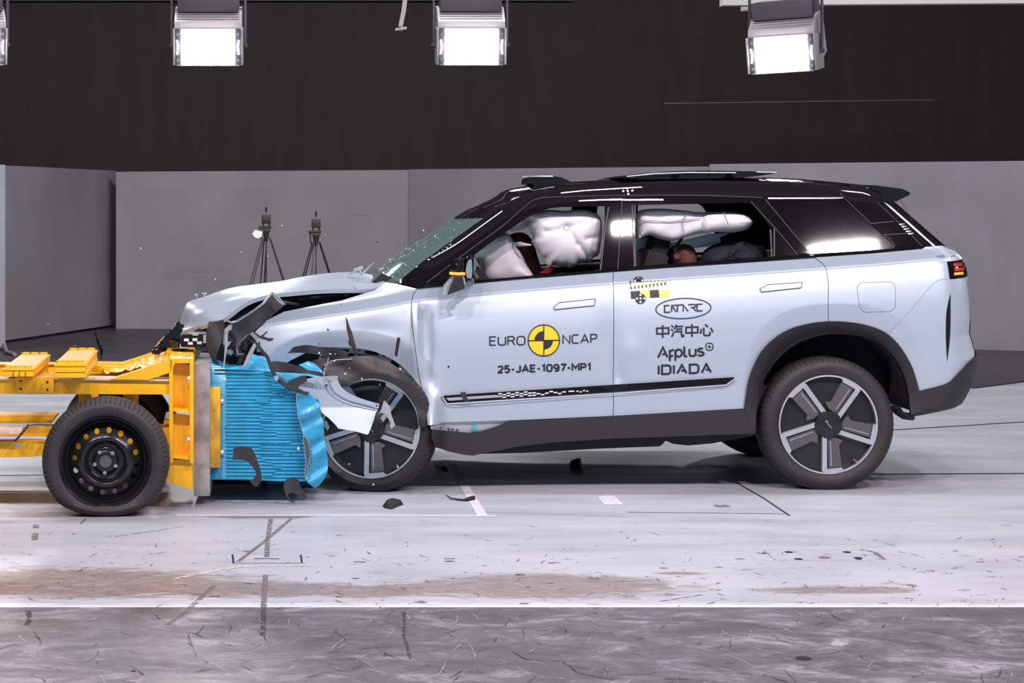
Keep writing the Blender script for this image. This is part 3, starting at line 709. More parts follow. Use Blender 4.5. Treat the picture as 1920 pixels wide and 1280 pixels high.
# ---------------------------------------------------------------- wheels of the car
def tyre_profile(R, r, w, n=7):
    """(radius, y) closed ring; outer face at y=0, going back to y=w"""
    return [(r, .012), (r+.012, .002), (r+.03, -.004), ((R+r)/2, -.012), (R-.035, -.006), (R-.014, .008), (R-.004, .024), (R, .045), (R, w-.045), (R-.004, w-.024), (R-.014, w-.008), ((R+r)/2, w+.01), (r+.01, w), (r, w-.012)]
def alloy_wheel(parent, Mx, R=.36, detail=True):
    RR = .266; w = .225
    mb = MB().lathe(tyre_profile(R, RR-.004, w), 96, closed=True)
    for k in range(72):                                    # shoulder blocks of the tread
        a = 2*PI*k/72
        c = (math.cos(a)*(R-.003), w/2, math.sin(a)*(R-.003)); mb.box(c, (.0075, w-.075, .0032), Matrix.Rotation(-a, 4, 'Y'), 0, 1)
        mb.tube([(math.cos(a)*q, y, math.sin(a)*q) for q, y in ((R-.021, .002), (R-.0135, .0085), (R-.0035, .026), (R-.001, .04))], .0019, 5, 1)
    ty = mb.xf(Mx).build('wheel', ['tyre', 'slot'], parent, ang=.9)
    if not detail:
        MB().lathe([(RR, .02), (.12, .03), (0.001, .03)], 40).xf(Mx).build('rim_disc', 'wblack', ty); return ty
    MB().lathe([(RR-.002, .004), (RR-.004, .05), (RR-.03, .12), (.16, .13), (.05, .12), (.001, .12)], 72).xf(Mx).build('rim_barrel', 'wblack', ty)
    # dark blades between the spokes
    MB().lathe([(RR-.006, .045), (RR-.03, .040), (.09, .032), (.03, .03), (.001, .03)], 72).xf(Mx).build('rim_disc', 'wblack', ty)
    ring = MB(); n = 150
    def ri(a):
        x = (a % 72); return RR*(.968 if not (x < 22 or x > 70.5) else .90-.012*math.sin(x/22*PI if x < 22 else 0))
    V = []
    for i in range(n):
        a = 360*i/n; ar = math.radians(a+49.2)
        ro = RR if (a % 72) > 0 else RR
        r1 = ri(a); c, s = math.cos(ar), math.sin(ar)
        V += [(ro*c, .002, ro*s), (r1*c, .004, r1*s), (r1*c, .04, r1*s), (ro*c, .03, ro*s)]
    Fc = []
    for i in range(n):
        j = (i+1) % n
        for k in range(4): Fc.append((4*i+k, 4*j+k, 4*j+(k+1) % 4, 4*i+(k+1) % 4))
    ring.add(V, Fc).xf(Mx).build('rim_ring', 'rim', ty)
    for k in range(5):
        th = math.radians(49.2+72*k); e = Vector((math.cos(th), math.sin(th))); nn = Vector((-e.y, e.x))
        T = lambda a, b: ((e*a+nn*b)*RR)
        bar = [T(.25, -.10), T(.93, -.045), T(.975, .0), T(.90, .05), T(.255, -.005)]
        MB().sheet([[tuple(p) for p in bar]], flat(.004), .04, .04).xf(Mx).build('spoke', 'rim', ty)
        blk = [T(.818, .345), T(.878, .085), T(.272, .02), T(.25, .174), T(.297, .33), T(.39, .254)]
        bo = MB().sheet([[tuple(p) for p in blk]], lambda x, z: .010+.05*max(0, .5-math.hypot(x, z)/RR)*.2, .05, .03)
        b2 = ribbon([[tuple(T(.33, .075)), tuple(T(.82, .135))]], .004, flat(.010), -.001)
        bo.add(b2.v, b2.f, 1); bo.xf(Mx).build('spoke_cover', ['flag', 'rim'], ty)
    hub = [(.285*RR*math.cos(math.radians(49.2+36+72*k+d)), .285*RR*math.sin(math.radians(49.2+36+72*k+d))) for k in range(5) for d in (-24, 24)]
    MB().sheet([hub], lambda x, z: .004-.01*(1-(math.hypot(x, z)/.08)**2), .03, .03).xf(Mx).build('hub_cap', 'wblack', ty)
    for k in range(5):
        a = math.radians(93+72*k); c = (.2*RR*math.cos(a), .2*RR*math.sin(a))
        MB().cyl((c[0], -.003, c[1]), (c[0], .03, c[1]), .0115, n=12).xf(Mx).build('wheel_nut', 'steelblack', ty)
    r2 = ribbon([[(-.018, .022), (.014, -.018)], [(-.012, .024), (-.004, .014)]], .0035, flat(-.0065), -.001); r2.xf(Mx).build('hub_mark', 'rim', ty)
    MB().cyl((.14, .02, -.19), (.15, -.006, -.2), .006).xf(Mx).build('valve', 'bolt', ty)
    return ty
def WM(px, py, Y, yaw=0, tilt=0):
    q = W(px, py, Y); return Matrix.Translation(q) @ Matrix.Rotation(yaw, 4, 'Z') @ Matrix.Rotation(tilt, 4, 'X')
alloy_wheel(car, WM(1553.5, 796, .012))
alloy_wheel(car, WM(695, 803, -.045, -.20, -.10), R=.340)
alloy_wheel(car, Matrix.Translation((W(1553, 796, 0)[0], 1.86, .36)) @ Matrix.Rotation(PI, 4, 'Z'), detail=False)
alloy_wheel(car, Matrix.Translation((W(640, 796, 0)[0], 1.86, .36)) @ Matrix.Rotation(PI+.1, 4, 'Z'), detail=False)
# ---------------------------------------------------------------- torn front end
def frag(name, px, Y, m, parent, sx=0, sz=0, cur=0, depth=.006, h=.02, smooth=True, wave=0.0, label=None):
    q = W(px[0][0], px[0][1], Y)
    f = lambda X, Z: Y+sx*(X-q[0])+sz*(Z-q[2])+cur*(X-q[0])**2+wave*math.sin((X-q[0])*38+(Z-q[2])*21)
    o = MB().sheet([pl(px, f)], f, h, depth).build(name, m, parent, smooth)
    if label: o['label'] = label
    return o
frag('bumper_side_bracket', [(431, 619), (443, 598)]+crv([(443, 598), (470, 584), (495, 566), (511.5, 548)], 3)+[(535, 571)]+crv([(535, 571), (500, 600), (470, 625), (452, 645), (447, 668)], 4)+[(440, 662)]+crv([(440, 662), (443, 640), (438, 625)], 3), -.34, 'torn', car, sx=.25, wave=.006, depth=.01, label='grey channel-shaped bumper bracket torn upwards')
mb = MB().tube([W(424, 600, -.36), W(435, 605, -.37), W(445, 602, -.36), W(470, 586, -.35), W(495, 568, -.36), W(511, 547, -.36)], .006, flat=2)
mb.tube([W(511, 546, -.36), W(522, 557, -.36), W(535, 571, -.34)], .0035); mb.tube([W(511, 549, -.35), W(516, 556, -.35), W(523, 564, -.345), W(531, 570, -.34)], .006)
mb.tube([W(456, 663, -.34), W(446, 664, -.35), W(443, 654, -.34), W(448, 643, -.33), W(462, 630, -.31), W(474, 620, -.3)], .004, flat=3); mb.build('bright_edge', 'chrome', car)
frag('torn_grille_blade', crv([(392, 602), (399, 602.5), (410, 601), (419, 599)], 3)+crv([(419, 599), (421, 618), (416, 636), (410, 655), (405, 668), (411, 682), (419, 697)], 4)+crv([(417, 696), (405, 687), (394, 668), (387, 645), (387, 622), (392, 602)], 4)[:-1], -.42, 'torn', car, sx=-.3, wave=.01, label='twisted dark plastic blade hanging over the barrier')
frag('torn_strip', [(425, 620), (427, 645), (423, 670), (420, 694), (418, 690), (421, 660), (422, 630)], -.44, 'silver', car, depth=.004)
frag('torn_bracket', [(420, 618), (430, 608), (436, 609), (434, 617), (428, 621), (427, 640), (434, 640), (428, 650), (418, 645)], -.36, 'silver', car)
lamp = MB().sheet([pl([(339, 651), (338, 636), (343, 627), (386, 626), (389, 640), (389, 651)], flat(-.30))], flat(-.30), .03, .25).build('headlamp', 'black', car)
mb = MB()
for a, b in ((345, 634.5), (361, 634), (352.5, 641), (369.5, 640)): mb.sheet([pl([(a, b), (a+9, b), (a+9, b+5), (a, b+5)], flat(-.304))], flat(-.304), .03, .003)
mb.build('headlamp_chequer', 'white_decal', lamp)
frag('lamp_bezel', [(381, 628), (389, 627), (389, 643), (381, 643)], -.315, 'silver', lamp, depth=.01)
frag('lamp_bezel', [(361, 625.5), (372, 625.5), (372, 629), (361, 629)], -.318, 'silver', lamp, depth=.01)
frag('grille_frame', [(304, 640), (310, 628), (328, 613), (334, 607), (343, 618), (338, 627), (337, 652), (318, 652)], -.1, 'black', car, sx=-.2)
frag('crushed_grille', [(303, 652), (306, 641), (318, 636), (334, 640), (338, 652)], -.16, 'black', car, wave=.01)
mb = MB(); rs = random.Random(2)
for i in range(17):
    t = i/16; q = W(287+(333-287)*t+rs.uniform(-1.5, 1.5), 657-(657-607)*t+rs.uniform(-1, 1), .15)
    mb.box(q, (.028, .03, .013), Matrix.Rotation(-.75+rs.uniform(-.3, .3), 4, 'Y'), .002, i % 2)
    mb.box((q[0]+.018, q[1]+.01, q[2]-.012), (.03, .03, .016), Matrix.Rotation(.5+rs.uniform(-.6, .6), 4, 'Y'), .002, 0)
mb.build('crumpled_grille_bars', ['black', 'chrome'], car)
frag('crushed_grille', [(284, 664), (296, 652), (310, 640), (322, 640), (326, 652), (305, 660)], .2, 'black', car, wave=.01)
frag('crushed_wiring', [(405, 690), (404, 672), (412, 648), (428, 630), (440, 640), (442, 668), (452, 668), (458, 650), (470, 628), (482, 640), (500, 664), (500, 672), (470, 668), (450, 692)], -.12, 'dark', car, wave=.02)
mb = MB()                                           # tangle of crushed pieces behind the blades
for i in range(46):
    a, b = rs.uniform(410, 492), rs.uniform(632, 688)
    if b < 690-(a-400)*.6 and a < 425: continue
    q = W(a, b, -.18+rs.uniform(-.04, .04)); mb.box(q, (rs.uniform(.02, .07), .02, rs.uniform(.008, .03)), Matrix.Rotation(rs.uniform(0, 3), 4, 'Y') @ Matrix.Rotation(rs.uniform(-.5, .5), 4, 'Z'), .002, 1 if i % 9 == 0 else 0)
mb.build('crushed_parts', ['dark', 'silver'], car)
frag('paint_shard', [(470, 623), (474, 622), (486, 632), (476, 645), (469, 637)], -.05, 'paint', car)
MB().tube([W(a, b, -.5) for a, b in ((488, 634), (478, 646), (472, 658), (466, 670), (460, 683), (457, 688))], [.004, .009, .011, .011, .009, .004], flat=.4).build('clear_shard', 'silver', car)
# trim strip running down the split fender
st = MB().tube([W(a, b, -.54) for a, b in ((478, 640), (492, 658), (501, 668), (507, 684), (513, 700), (517, 706))], [.006, .008, .009, .010, .010, .009], flat=.6)
st.tube([W(a, b, -.55) for a, b in ((518, 708), (530, 718), (545, 727), (558, 731), (572, 737), (578, 737))], [.010, .012, .014, .012, .008, .007], flat=.6)
st.build('torn_trim_strip', 'torn', car)
frag('strip_joint', [(513, 705), (521, 704), (523, 709), (519, 715), (515, 711)], -.57, 'silver', car)
frag('torn_trim_plate', crv([(540, 716), (552, 710), (560, 706), (572, 704), (576, 714), (562, 722), (556, 732), (545, 726)], 2, True), -.555, 'torn', car)
frag('torn_liner_blade', crv([(508, 679), (518, 677), (540, 680), (558, 687), (580, 694), (600, 697), (607, 702), (604, 706), (580, 701), (550, 697), (520, 696), (510, 694)], 2, True), -.53, 'torn', car, wave=.008)
frag('torn_liner_blade', [(538, 662), (544, 658), (547, 653), (552, 650)]+crv([(552, 650), (575, 646.5), (600, 650), (625, 652), (652, 660), (650, 668), (636, 673), (610, 668), (585, 663), (560, 661)], 3)+[(545, 662)], -.10, 'torn', car, wave=.006, label='jagged dark strip of torn wheel-arch liner')
frag('pointed_trim', [(472, 620), (480, 624), (488, 630), (493, 627), (501, 620), (502, 622), (494, 630), (500, 633), (512, 634), (514, 633), (511, 638), (505, 640), (496, 637), (486, 634)], -.3, 'torn', car)
frag('hanging_trim', [(648, 594), (651, 598), (655, 610), (661, 625), (666, 645), (672, 667), (665, 668), (659, 650), (655, 648), (652, 640), (655, 637), (650, 618)], -.12, 'torn', car, wave=.006, depth=.015, label='narrow dark trim strip standing up in front of the fender')
frag('hanging_trim', [(745, 632), (751, 633.5), (745, 668), (741, 668), (740, 662)], -.06, 'dark', car, depth=.01)
# arch liner: a dark hood bulging out over the tyre
lnr = crv([(604, 700), (612, 682), (628, 672), (660, 668), (690, 667), (716, 674), (745, 690), (770, 712), (788, 740), (797, 775), (799, 800)], 4)
lni = crv([(786, 800), (780, 765), (764, 738), (740, 720), (705, 710), (680, 712), (660, 720), (650, 726), (640, 722), (632, 708), (618, 712)], 4)
cx_, cz_ = W(701, 802, -.1)[0], W(701, 802, -.1)[2]
lf = lambda X, Z: -.21+.30*max(0, X-cx_)+.30*max(0, math.hypot(X-cx_, Z-cz_)-.30)+.006*math.sin(X*30)+.006*math.sin(Z*41+X*20)
MB().sheet([pl(lnr+lni, lf)], lf, .018, .01).build('wheel_arch_liner', 'liner', car)
rs = random.Random(5)
mb = MB()
for a, b in ((598, 662), (629, 664), (619, 663), (602, 682), (609, 683), (648, 700), (678, 709), (648, 701), (750, 692), (620, 680), (652, 678), (600, 672), (628, 676), (713, 720), (609, 690), (606, 697)):
    q = W(a, b, -.24); s = rs.uniform(.005, .009); P = [Vector(q)+Vector((rs.uniform(-s, s), rs.uniform(-s, s), rs.uniform(-s, s))) for _ in range(5)]
    mb.add(P, [(0, 1, 2), (0, 2, 3), (0, 3, 4), (1, 2, 4)])
tag(mb.build('foam_crumbs', 'white_decal', car, False), kind='stuff')
mb = MB().tube([W(a, b, -.20) for a, b in ((613, 684), (618, 678), (628, 675), (645, 673.5), (660, 673))], .0018)
mb.tube([W(a, b, -.22) for a, b in ((616, 670), (613, 684), (607, 700))], .003); mb.tube([W(a, b, -.5) for a, b in ((600, 697), (607, 702), (609, 712), (608, 722))], .004)
mb.build('torn_wires', 'silver', car)
frag('dark_liner_flap', [(600, 672), (614, 668), (640, 676), (640, 700), (628, 722), (612, 720), (605, 705), (590, 690), (572, 680)], -.14, 'liner', car, wave=.01)
# the white piece of fender torn over the wheel
ff = lambda X, Z: -.44+.10*(X-W(640, 0, -.4)[0])+(.34 if Z < W(0, 762, -.4)[2] else -.02)*(Z-W(0, 762, -.4)[2])
fw = crv([(556, 723), (565, 714), (585, 708), (600, 707), (618, 704.5)], 3)+[(620, 712)]+crv([(632, 708), (640, 725), (655, 737), (680, 748), (711, 757)], 4)+[(710, 762), (704, 775), (700, 790), (691, 813), (688, 814.5), (665, 808), (634, 803), (630, 797), (617, 784), (604, 774), (600, 765), (598, 752)]+crv([(595, 748), (588, 747), (583, 740), (578, 734), (570, 733), (558, 729)], 3)
tf = MB().sheet([pl(fw, ff)], ff, .014, .006).build('torn_fender_piece', 'paint', car); tf['label'] = 'large white piece of fender torn loose over the front wheel'
MB().tube([Wf(a, b, ff, -.006) for a, b in crv([(611, 722), (618, 735), (632, 746), (655, 756), (680, 763), (706, 768)], 4)], .0022).build('flange_crease', 'silver', tf)
MB().sheet([pl(crv([(632, 709), (640, 725), (655, 737), (680, 748), (711, 757)], 4)+crv([(709, 765), (680, 757), (650, 748), (628, 734), (618, 716)], 4), ff)], ff, .02, .01, -.012).build('folded_flange', 'paint', tf)
mb = MB().cyl(Wf(706, 760.5, ff, -.014), Wf(706, 760.5, ff), .005, n=10); mb.build('screw_hole', 'ink', tf); MB().cyl(Wf(612, 722, ff, -.010), Wf(612, 722, ff), .006, n=10).build('screw_hole', 'ink', tf)
frag('clip_block', [(613, 706), (624, 704), (634, 705), (633, 710), (622, 714), (614, 712)], -.46, 'silver', car); frag('clip_block', [(604, 792), (612, 788), (618, 801), (614, 808)], -.3, 'silver', car, label='small pale plastic tab')
# ---------------------------------------------------------------- lettering and decals on the doors
def glyph(ch):
    A = lambda cx, cy, rx, ry, a0, a1, n=9: [(cx+rx*math.cos(math.radians(a0+(a1-a0)*i/n)), cy+ry*math.sin(math.radians(a0+(a1-a0)*i/n))) for i in range(n+1)]
    rr = lambda w, r=.22: A(w-r, 1-r, r, r, 0, 90, 5)+A(r, 1-r, r, r, 90, 180, 5)+A(r, r, r, r, 180, 270, 5)+A(w-r, r, r, r, 270, 360, 5)+[(w, 1-r)]
    g = {
     'E': (.62, [[(.62, 1), (0, 1), (0, 0), (.62, 0)], [(0, .52), (.55, .52)]]),
     'U': (.76, [[(0, 1)]+A(.25, .25, .25, .25, 180, 270, 5)+A(.51, .25, .25, .25, 270, 360, 5)+[(.76, 1)]]),
     'R': (.70, [[(0, 0), (0, 1)]+A(.42, .76, .24, .24, 90, -90, 7)+[(0, .52)], [(.40, .52), (.70, 0)]]),
     'O': (.80, [rr(.80, .28)]), 'N': (.76, [[(0, 0), (0, 1), (.76, 0), (.76, 1)]]),
     'C': (.70, [[(.70, 1)]+A(.27, .73, .27, .27, 90, 180, 5)+A(.27, .27, .27, .27, 180, 270, 5)+[(.70, 0)]]),
     'A': (.84, [[(0, 0), (.42, 1), (.84, 0)], [(.15, .33), (.69, .33)]]),
     'a': (.84, [[(0, 0), (.42, 1), (.84, 0)], [(.36, .33), (.66, .33)]]),
     'P': (.66, [[(0, 0), (0, 1)]+A(.40, .73, .26, .27, 90, -90, 7)+[(0, .46)]]),
     '2': (.62, [A(.31, .70, .31, .30, 165, -20, 8)+[(.05, .03), (.05, 0), (.64, 0)]]),
     '5': (.62, [[(.58, 1), (.08, 1), (.05, .56)]+A(.30, .31, .31, .31, 95, -150, 9)]),
     '1': (.34, [[(0, .80), (.26, 1), (.26, 0)]]),
     '0': (.66, [rr(.66, .28)]), 
     '9': (.64, [A(.32, .68, .31, .31, -10, 350, 12), [(.63, .70)]+[(.63, .45)]+A(.34, .30, .29, .30, 0, -70, 4)+[(.12, .02)]]),
     '7': (.60, [[(0, 1), (.60, 1), (.22, 0)]]), '-': (.36, [[(0, .42), (.36, .42)]]),
     'J': (.50, [[(.50, 1), (.50, .25)]+A(.25, .25, .25, .25, 0, -165, 7)]),
     'M': (.86, [[(0, 0), (0, 1), (.43, .35), (.86, 1), (.86, 0)]]), 'I': (.0, [[(0, 0), (0, 1)]]),
     'D': (.78, [[(0, 0), (0, 1)]+A(.48, .70, .30, .30, 90, 0, 5)+A(.48, .30, .30, .30, 0, -90, 5)+[(0, 0)]]),
     'p': (.60, [[(0, .72), (0, -.38)], A(.30, .36, .30, .36, 180, -180, 12)]),
     'q': (.30, [[(0, .72), (0, -.38)], [(0, .56)]+A(.26, .46, .20, .24, 130, 60, 3), [(.30, .12), (.12, .12), (.06, .0)]]),
     'l': (.26, [[(0, 1), (0, .16)]+A(.14, .14, .14, .14, 180, 270, 3)+[(.26, 0)]]),
     'u': (.56, [[(0, .72)]+A(.24, .26, .24, .26, 180, 270, 4)+A(.32, .26, .24, .26, 270, 360, 4)+[(.56, .72)], [(.56, .4), (.56, 0)]]),
     's': (.50, [A(.26, .54, .24, .18, 40, 200, 6)+[(.25, .37)]+A(.26, .19, .25, .19, 60, -160, 7)]),
     # wide logo letters
     '(': (.55, [[(.55, 1), (0, 1), (0, 0), (.62, 0)]]), '/': (.62, [[(.12, 0), (.12, .85), (.16, 1), (.62, 0)]]),
     'T': (.55, [[(-.45, 1), (.60, 1)], [(.02, 1), (.02, 0)]]), 'K': (.62, [[(0, 0), (0, 1), (.55, 0)]]), 'Q': (.68, [[(-.2, 1), (.42, 1)]+A(.45, .78, .22, .22, 90, -90, 5)+[(.1, .54)], [(.36, .54), (.66, 0)]]), ')': (.6, [[(.62, 1), (0, 1), (0, 0), (.62, 0)]]),
    }
    return g[ch]
def text(s, x0, y0, x1, y1, hpx, wpx, f, gapu=.22, lean=0.0, parent=None, name='lettering', m='ink'):
    """characters between the baseline pixels (x0,y0)-(x1,y1)"""
    tot = 0; G_ = []
    for ch in s:
        w_, L = glyph(ch); G_.append((tot, w_, L)); tot += w_+gapu
    tot -= gapu; sx = (x1-x0)/tot; ln_ = []
    for o, w_, L in G_:
        for P in L:
            q = []
            for u, v in P:
                X = x0+(o+u)*sx; q.append((X+v*lean, y0+(y1-y0)*(X-x0)/(x1-x0)-v*hpx))
            ln_.append(pl(q, f))
    return ribbon(ln_, wpx/350, f).build(name, m, parent, False)
text('EURO', 918.5, 647, 984, 646, 15.5, 2.7, fs, .25, parent=door, name='test_lettering')
text('NCAP', 1055.5, 644, 1119, 642, 15.5, 2.7, fs, .25, parent=door, name='test_lettering')
text('25-JAE-1097-MP1', 934, 698.5, 1107, 693.5, 12, 3.6, fs, .30, parent=door, name='test_number')
text('IDIaDa', 1235, 701.5, 1333, 698, 16, 4.0, fs, .30, parent=rdoor, name='test_lettering')
text('aqplus', 1234, 670.5, 1319, 666.5, 19, 4.0, fs, .20, parent=rdoor, name='test_lettering')
text('(/TKQ)', 1246, 585.5, 1317, 582.5, 12.6, 2.8, fs, .12, parent=rdoor, name='test_lettering')
stroke('oval_ring', [[(x, y-(x-1281.3)*.035) for x, y in arc(1281.3, 578.2, 51.6, 19, 0, 360, 40)]], 2.2, fs, 'ink', rdoor)
stroke('plus_box', [rrect(1323.5, 643.2, 1336.5, 656.5, 4.5)+[rrect(1323.5, 643.2, 1336.5, 656.5, 4.5)[0]], [(1326.5, 650), (1333.5, 650)], [(1330, 646.5), (1330, 653.5)]], 2.0, fs, 'ink', rdoor)
def han(ox, oy, L, s=24.0, w_=2.7):
    return [[(ox+u*s, oy-(u*s)*.03+v*s) for u, v in P] for P in L]
zh = [[(.04, .24), (.96, .24), (.96, .68), (.04, .68), (.04, .24)], [(.5, 0), (.5, 1)]]
qi = [[(.03, .06), (.2, .2)], [(0, .36), (.17, .48)], [(.04, .96), (.14, .82), (.24, .58)], [(.42, 0), (.36, .2), (.24, .36)], [(.38, .16), (.96, .16)], [(.40, .36), (.9, .36)], [(.28, .55), (.82, .55), (.82, .8), (.88, .95), (.98, .92), (1.0, .78)]]
xin = [[(.08, .40), (.06, .62), (.0, .78)], [(.28, .30), (.28, .82), (.36, .93), (.68, .93), (.76, .86), (.76, .66)], [(.38, .06), (.62, .28)], [(.82, .34), (.92, .52), (.98, .70)]]
L = []
for i, gl in enumerate((zh, qi, zh, xin)): L += han(1230.5+i*27.4, 609.5-i*.9, gl)
stroke('test_lettering', L, 3.3, fs, 'ink', rdoor)
# round target
cx, cy, R_ = 1019.5, 637.8, 29.6
panel('target_disc', arc(cx, cy, R_, R_, 0, 354, 60), fs, 'logo_yellow', door, h=.02, depth=.0006, off=-.0014)
stroke('target_ring', [arc(cx, cy, R_-.4, R_-.4, 0, 360, 60), [(cx-R_, cy+.6), (cx+R_, cy-.6)], [(cx, cy-R_), (cx, cy+R_)]], 1.9, fs, 'ink', door, -.005)
panel('target_quarter', [(cx, cy)]+arc(cx, cy, 17.4, 17.4, 90, 180, 10), fs, 'ink', door, h=.02, depth=.0006, off=-.0026)
panel('target_quarter', [(cx, cy)]+arc(cx, cy, 17.4, 17.4, 270, 360, 10), fs, 'ink', door, h=.02, depth=.0006, off=-.0026)
# yellow and black measuring sticker
sk = lambda x, y: (1170+x/5.817, 500+y/5.818)
def dec(P, m, off=-.0016, name='sticker_mark'): return panel(name, [sk(a, b) for a, b in P], fs, m, rdoor, h=.03, depth=.0004, off=off)
dec([(78, 200), (470, 155), (480, 250), (70, 262)], 'white_decal', -.0012); dec([(165, 262), (290, 255), (282, 335), (180, 345)], 'pale_yellow'); dec([(385, 252), (495, 250), (495, 330), (385, 335)], 'pale_yellow')
dec([(280, 255), (378, 250), (386, 332), (286, 338)], 'ink', -.0024); dec([(72, 268), (175, 262), (178, 345), (78, 348)], 'ink', -.0024)
dec([(62, 155), (78, 150), (78, 205), (62, 205)], 'torn', -.002)
for i in range(10): x = 68+41*i; dec([(x, 218-5.6*i), (x+16, 216-5.6*i), (x+20, 245-5.0*i), (x+6, 245-5.0*i)], 'ink', -.0024); dec([(x+60, 152), (x+70, 152), (x+70, 160), (x+60, 160)], 'ink', -.0024) if 2 < i else None
dec([(75, 200), (470, 165), (470, 178), (75, 214)], 'pale_yellow', -.002)
C = lambda cx, cy, r, n=18: [(cx+r*math.cos(2*PI*i/n), cy+r*math.sin(2*PI*i/n)) for i in range(n)]
dec([(158+60*math.cos(a*PI/12), 162-58*math.sin(a*PI/12)) for a in range(0, 13)], 'ink', -.003); dec(C(180, 348, 58), 'ink', -.003)
for a, b in ((155, 122), (155, 148), (122, 152), (200, 150)): dec(C(a, b, 12, 10), 'white_decal', -.004)
for a, b in ((180, 345), (140, 347), (222, 345), (180, 306), (180, 384)): dec(C(a, b, 12, 10), 'white_decal', -.004)
# ---------------------------------------------------------------- inside the car
def gauze(X, Z): return 0
ab = crv([(994, 396), (1006, 396), (1030, 393), (1060, 395), (1085, 392), (1110, 396), (1126, 408), (1129, 430), (1127, 455), (1124, 475)], 3)
sc = [(1120, 480), (1112, 483), (1108, 491), (1098, 490), (1090, 493), (1084, 493), (1076, 500), (1068, 502), (1060, 499), (1050, 500), (1040, 497), (1035, 497), (1031, 501), (1026, 498), (1024, 492), (1022, 484), (1014, 479), (1010, 472), (1003, 464), (996, 452), (999, 445), (994, 434), (987, 424), (990, 414), (986, 405)]
fa = lambda X, Z: .36+.12*(W(0, 450, .36)[2]-Z)
mb = pillow([pl(ab+sc, fa)], fa, .10, .13, .010, .0012, 3)
# tacked point and folds of the cushion
tq = W(1062, 427, .3)
def dimple(v):
    x, y, z = v
    if y < fa(x, z):
        d = math.hypot(x-tq[0], z-tq[2]); y += .03*math.exp(-(d/.03)**2)
        for (a, b, c, d2) in ((1022, 434, 1062, 427), (1062, 427, 1112, 412), (1064, 430, 1082, 458), (1082, 458, 1104, 484), (1098, 448, 1122, 444)):
            P = Vector((W(a, b, .3)[0], W(a, b, .3)[2])); Q = Vector((W(c, d2, .3)[0], W(c, d2, .3)[2])); e = Q-P
            t = min(max((Vector((x, z))-P).dot(e)/e.length_squared, 0), 1); dd = (Vector((x, z))-P-e*t).length
            y += .014*math.exp(-(dd/.014)**2)
    return (x, y, z)
mb.v = [dimple(v) for v in mb.v]
hb = mb.build('side_airbag', 'bag', car); MB().cyl((tq[0], fa(tq[0], tq[2])-.062, tq[2]), (tq[0], fa(tq[0], tq[2])-.05, tq[2]), .012).build('airbag_button', 'bag', hb)
fd = lambda X, Z: .48+.1*(X-W(930, 0, .48)[0])
da = crv([(892, 476), (930, 446), (948, 436), (960, 446), (975, 470), (990, 498), (1001, 518), (990, 528), (915, 532), (900, 500)], 3, True)
pillow([pl(da, fd)], fd, .10, .10, .012, .001, 8).build('driver_airbag', 'bag', car)
frag('airbag_fold', crv([(954, 430), (975, 420), (986, 410), (990, 425), (965, 434)], 3, True), .44, 'bag', car)
MB().tube([W(962, 457, .42), W(975, 457.5, .36), W(985, 458.5, .34), W(996, 459, .33)], [.008, .013, .008, .003], flat=.4).build('tether', 'bag', car)
frag('dashboard', [(893, 498), (898, 500), (916, 526), (893, 530)], .33, 'trim', car)
# curtain airbag in the rear window
fq = lambda X, Z: .34+.10*(W(0, 430, .34)[2]-Z)
cb = crv([(1192, 402), (1204, 393), (1240, 391), (1280, 394), (1300, 397)], 3)+crv([(1320, 398), (1350, 397), (1385, 399), (1402, 404), (1412, 413), (1408, 424), (1395, 432), (1370, 436), (1340, 435), (1320, 437), (1300, 440), (1280, 446), (1262, 452), (1245, 450), (1230, 446), (1218, 441), (1205, 445), (1194, 451)], 3)
cur = pillow([pl(cb, fq)], fq, .055, .05, .011, .003, 5).build('curtain_airbag', 'bag', car)
fr_ = lambda X, Z: .30+.10*(W(0, 430, .34)[2]-Z)
pillow([pl(crv([(1313, 414), (1322, 403), (1345, 399), (1385, 400), (1404, 407), (1411, 414), (1404, 424), (1385, 432), (1350, 434), (1322, 436), (1314, 428)], 3, True), fr_)], fr_, .07, .06, .011).build('airbag_chamber', 'bag', cur)
MB().tube([W(a, b, .20) for a, b in ((1357, 399), (1361, 410), (1367, 424))], .003).build('airbag_strap', 'seam', cur)
MB().tube([W(a, b, .27) for a, b in ((1287, 393), (1285, 405), (1279, 413), (1280, 425), (1283, 441))], .003).build('airbag_strap', 'seam', cur)
MB().tube([W(a, b, .27) for a, b in ((1194, 414), (1225, 414), (1255, 416), (1280, 413), (1315, 409))], .0022).build('airbag_strap', 'seam', cur)
frag('torn_headliner', [(1192, 448), (1212, 445), (1232, 450), (1255, 455), (1290, 448), (1330, 438), (1368, 437), (1350, 445), (1352, 458), (1300, 466), (1258, 478), (1240, 467), (1194, 471)], .6, 'bag', car, label='grey lower skirt of the curtain airbag').data.materials[0] = M['silver']
MB().tube([W(1194, 479, 1.5), W(1230, 477, 1.5), W(1262, 475, 1.5)], .008).build('far_door_sill', 'bag', car)
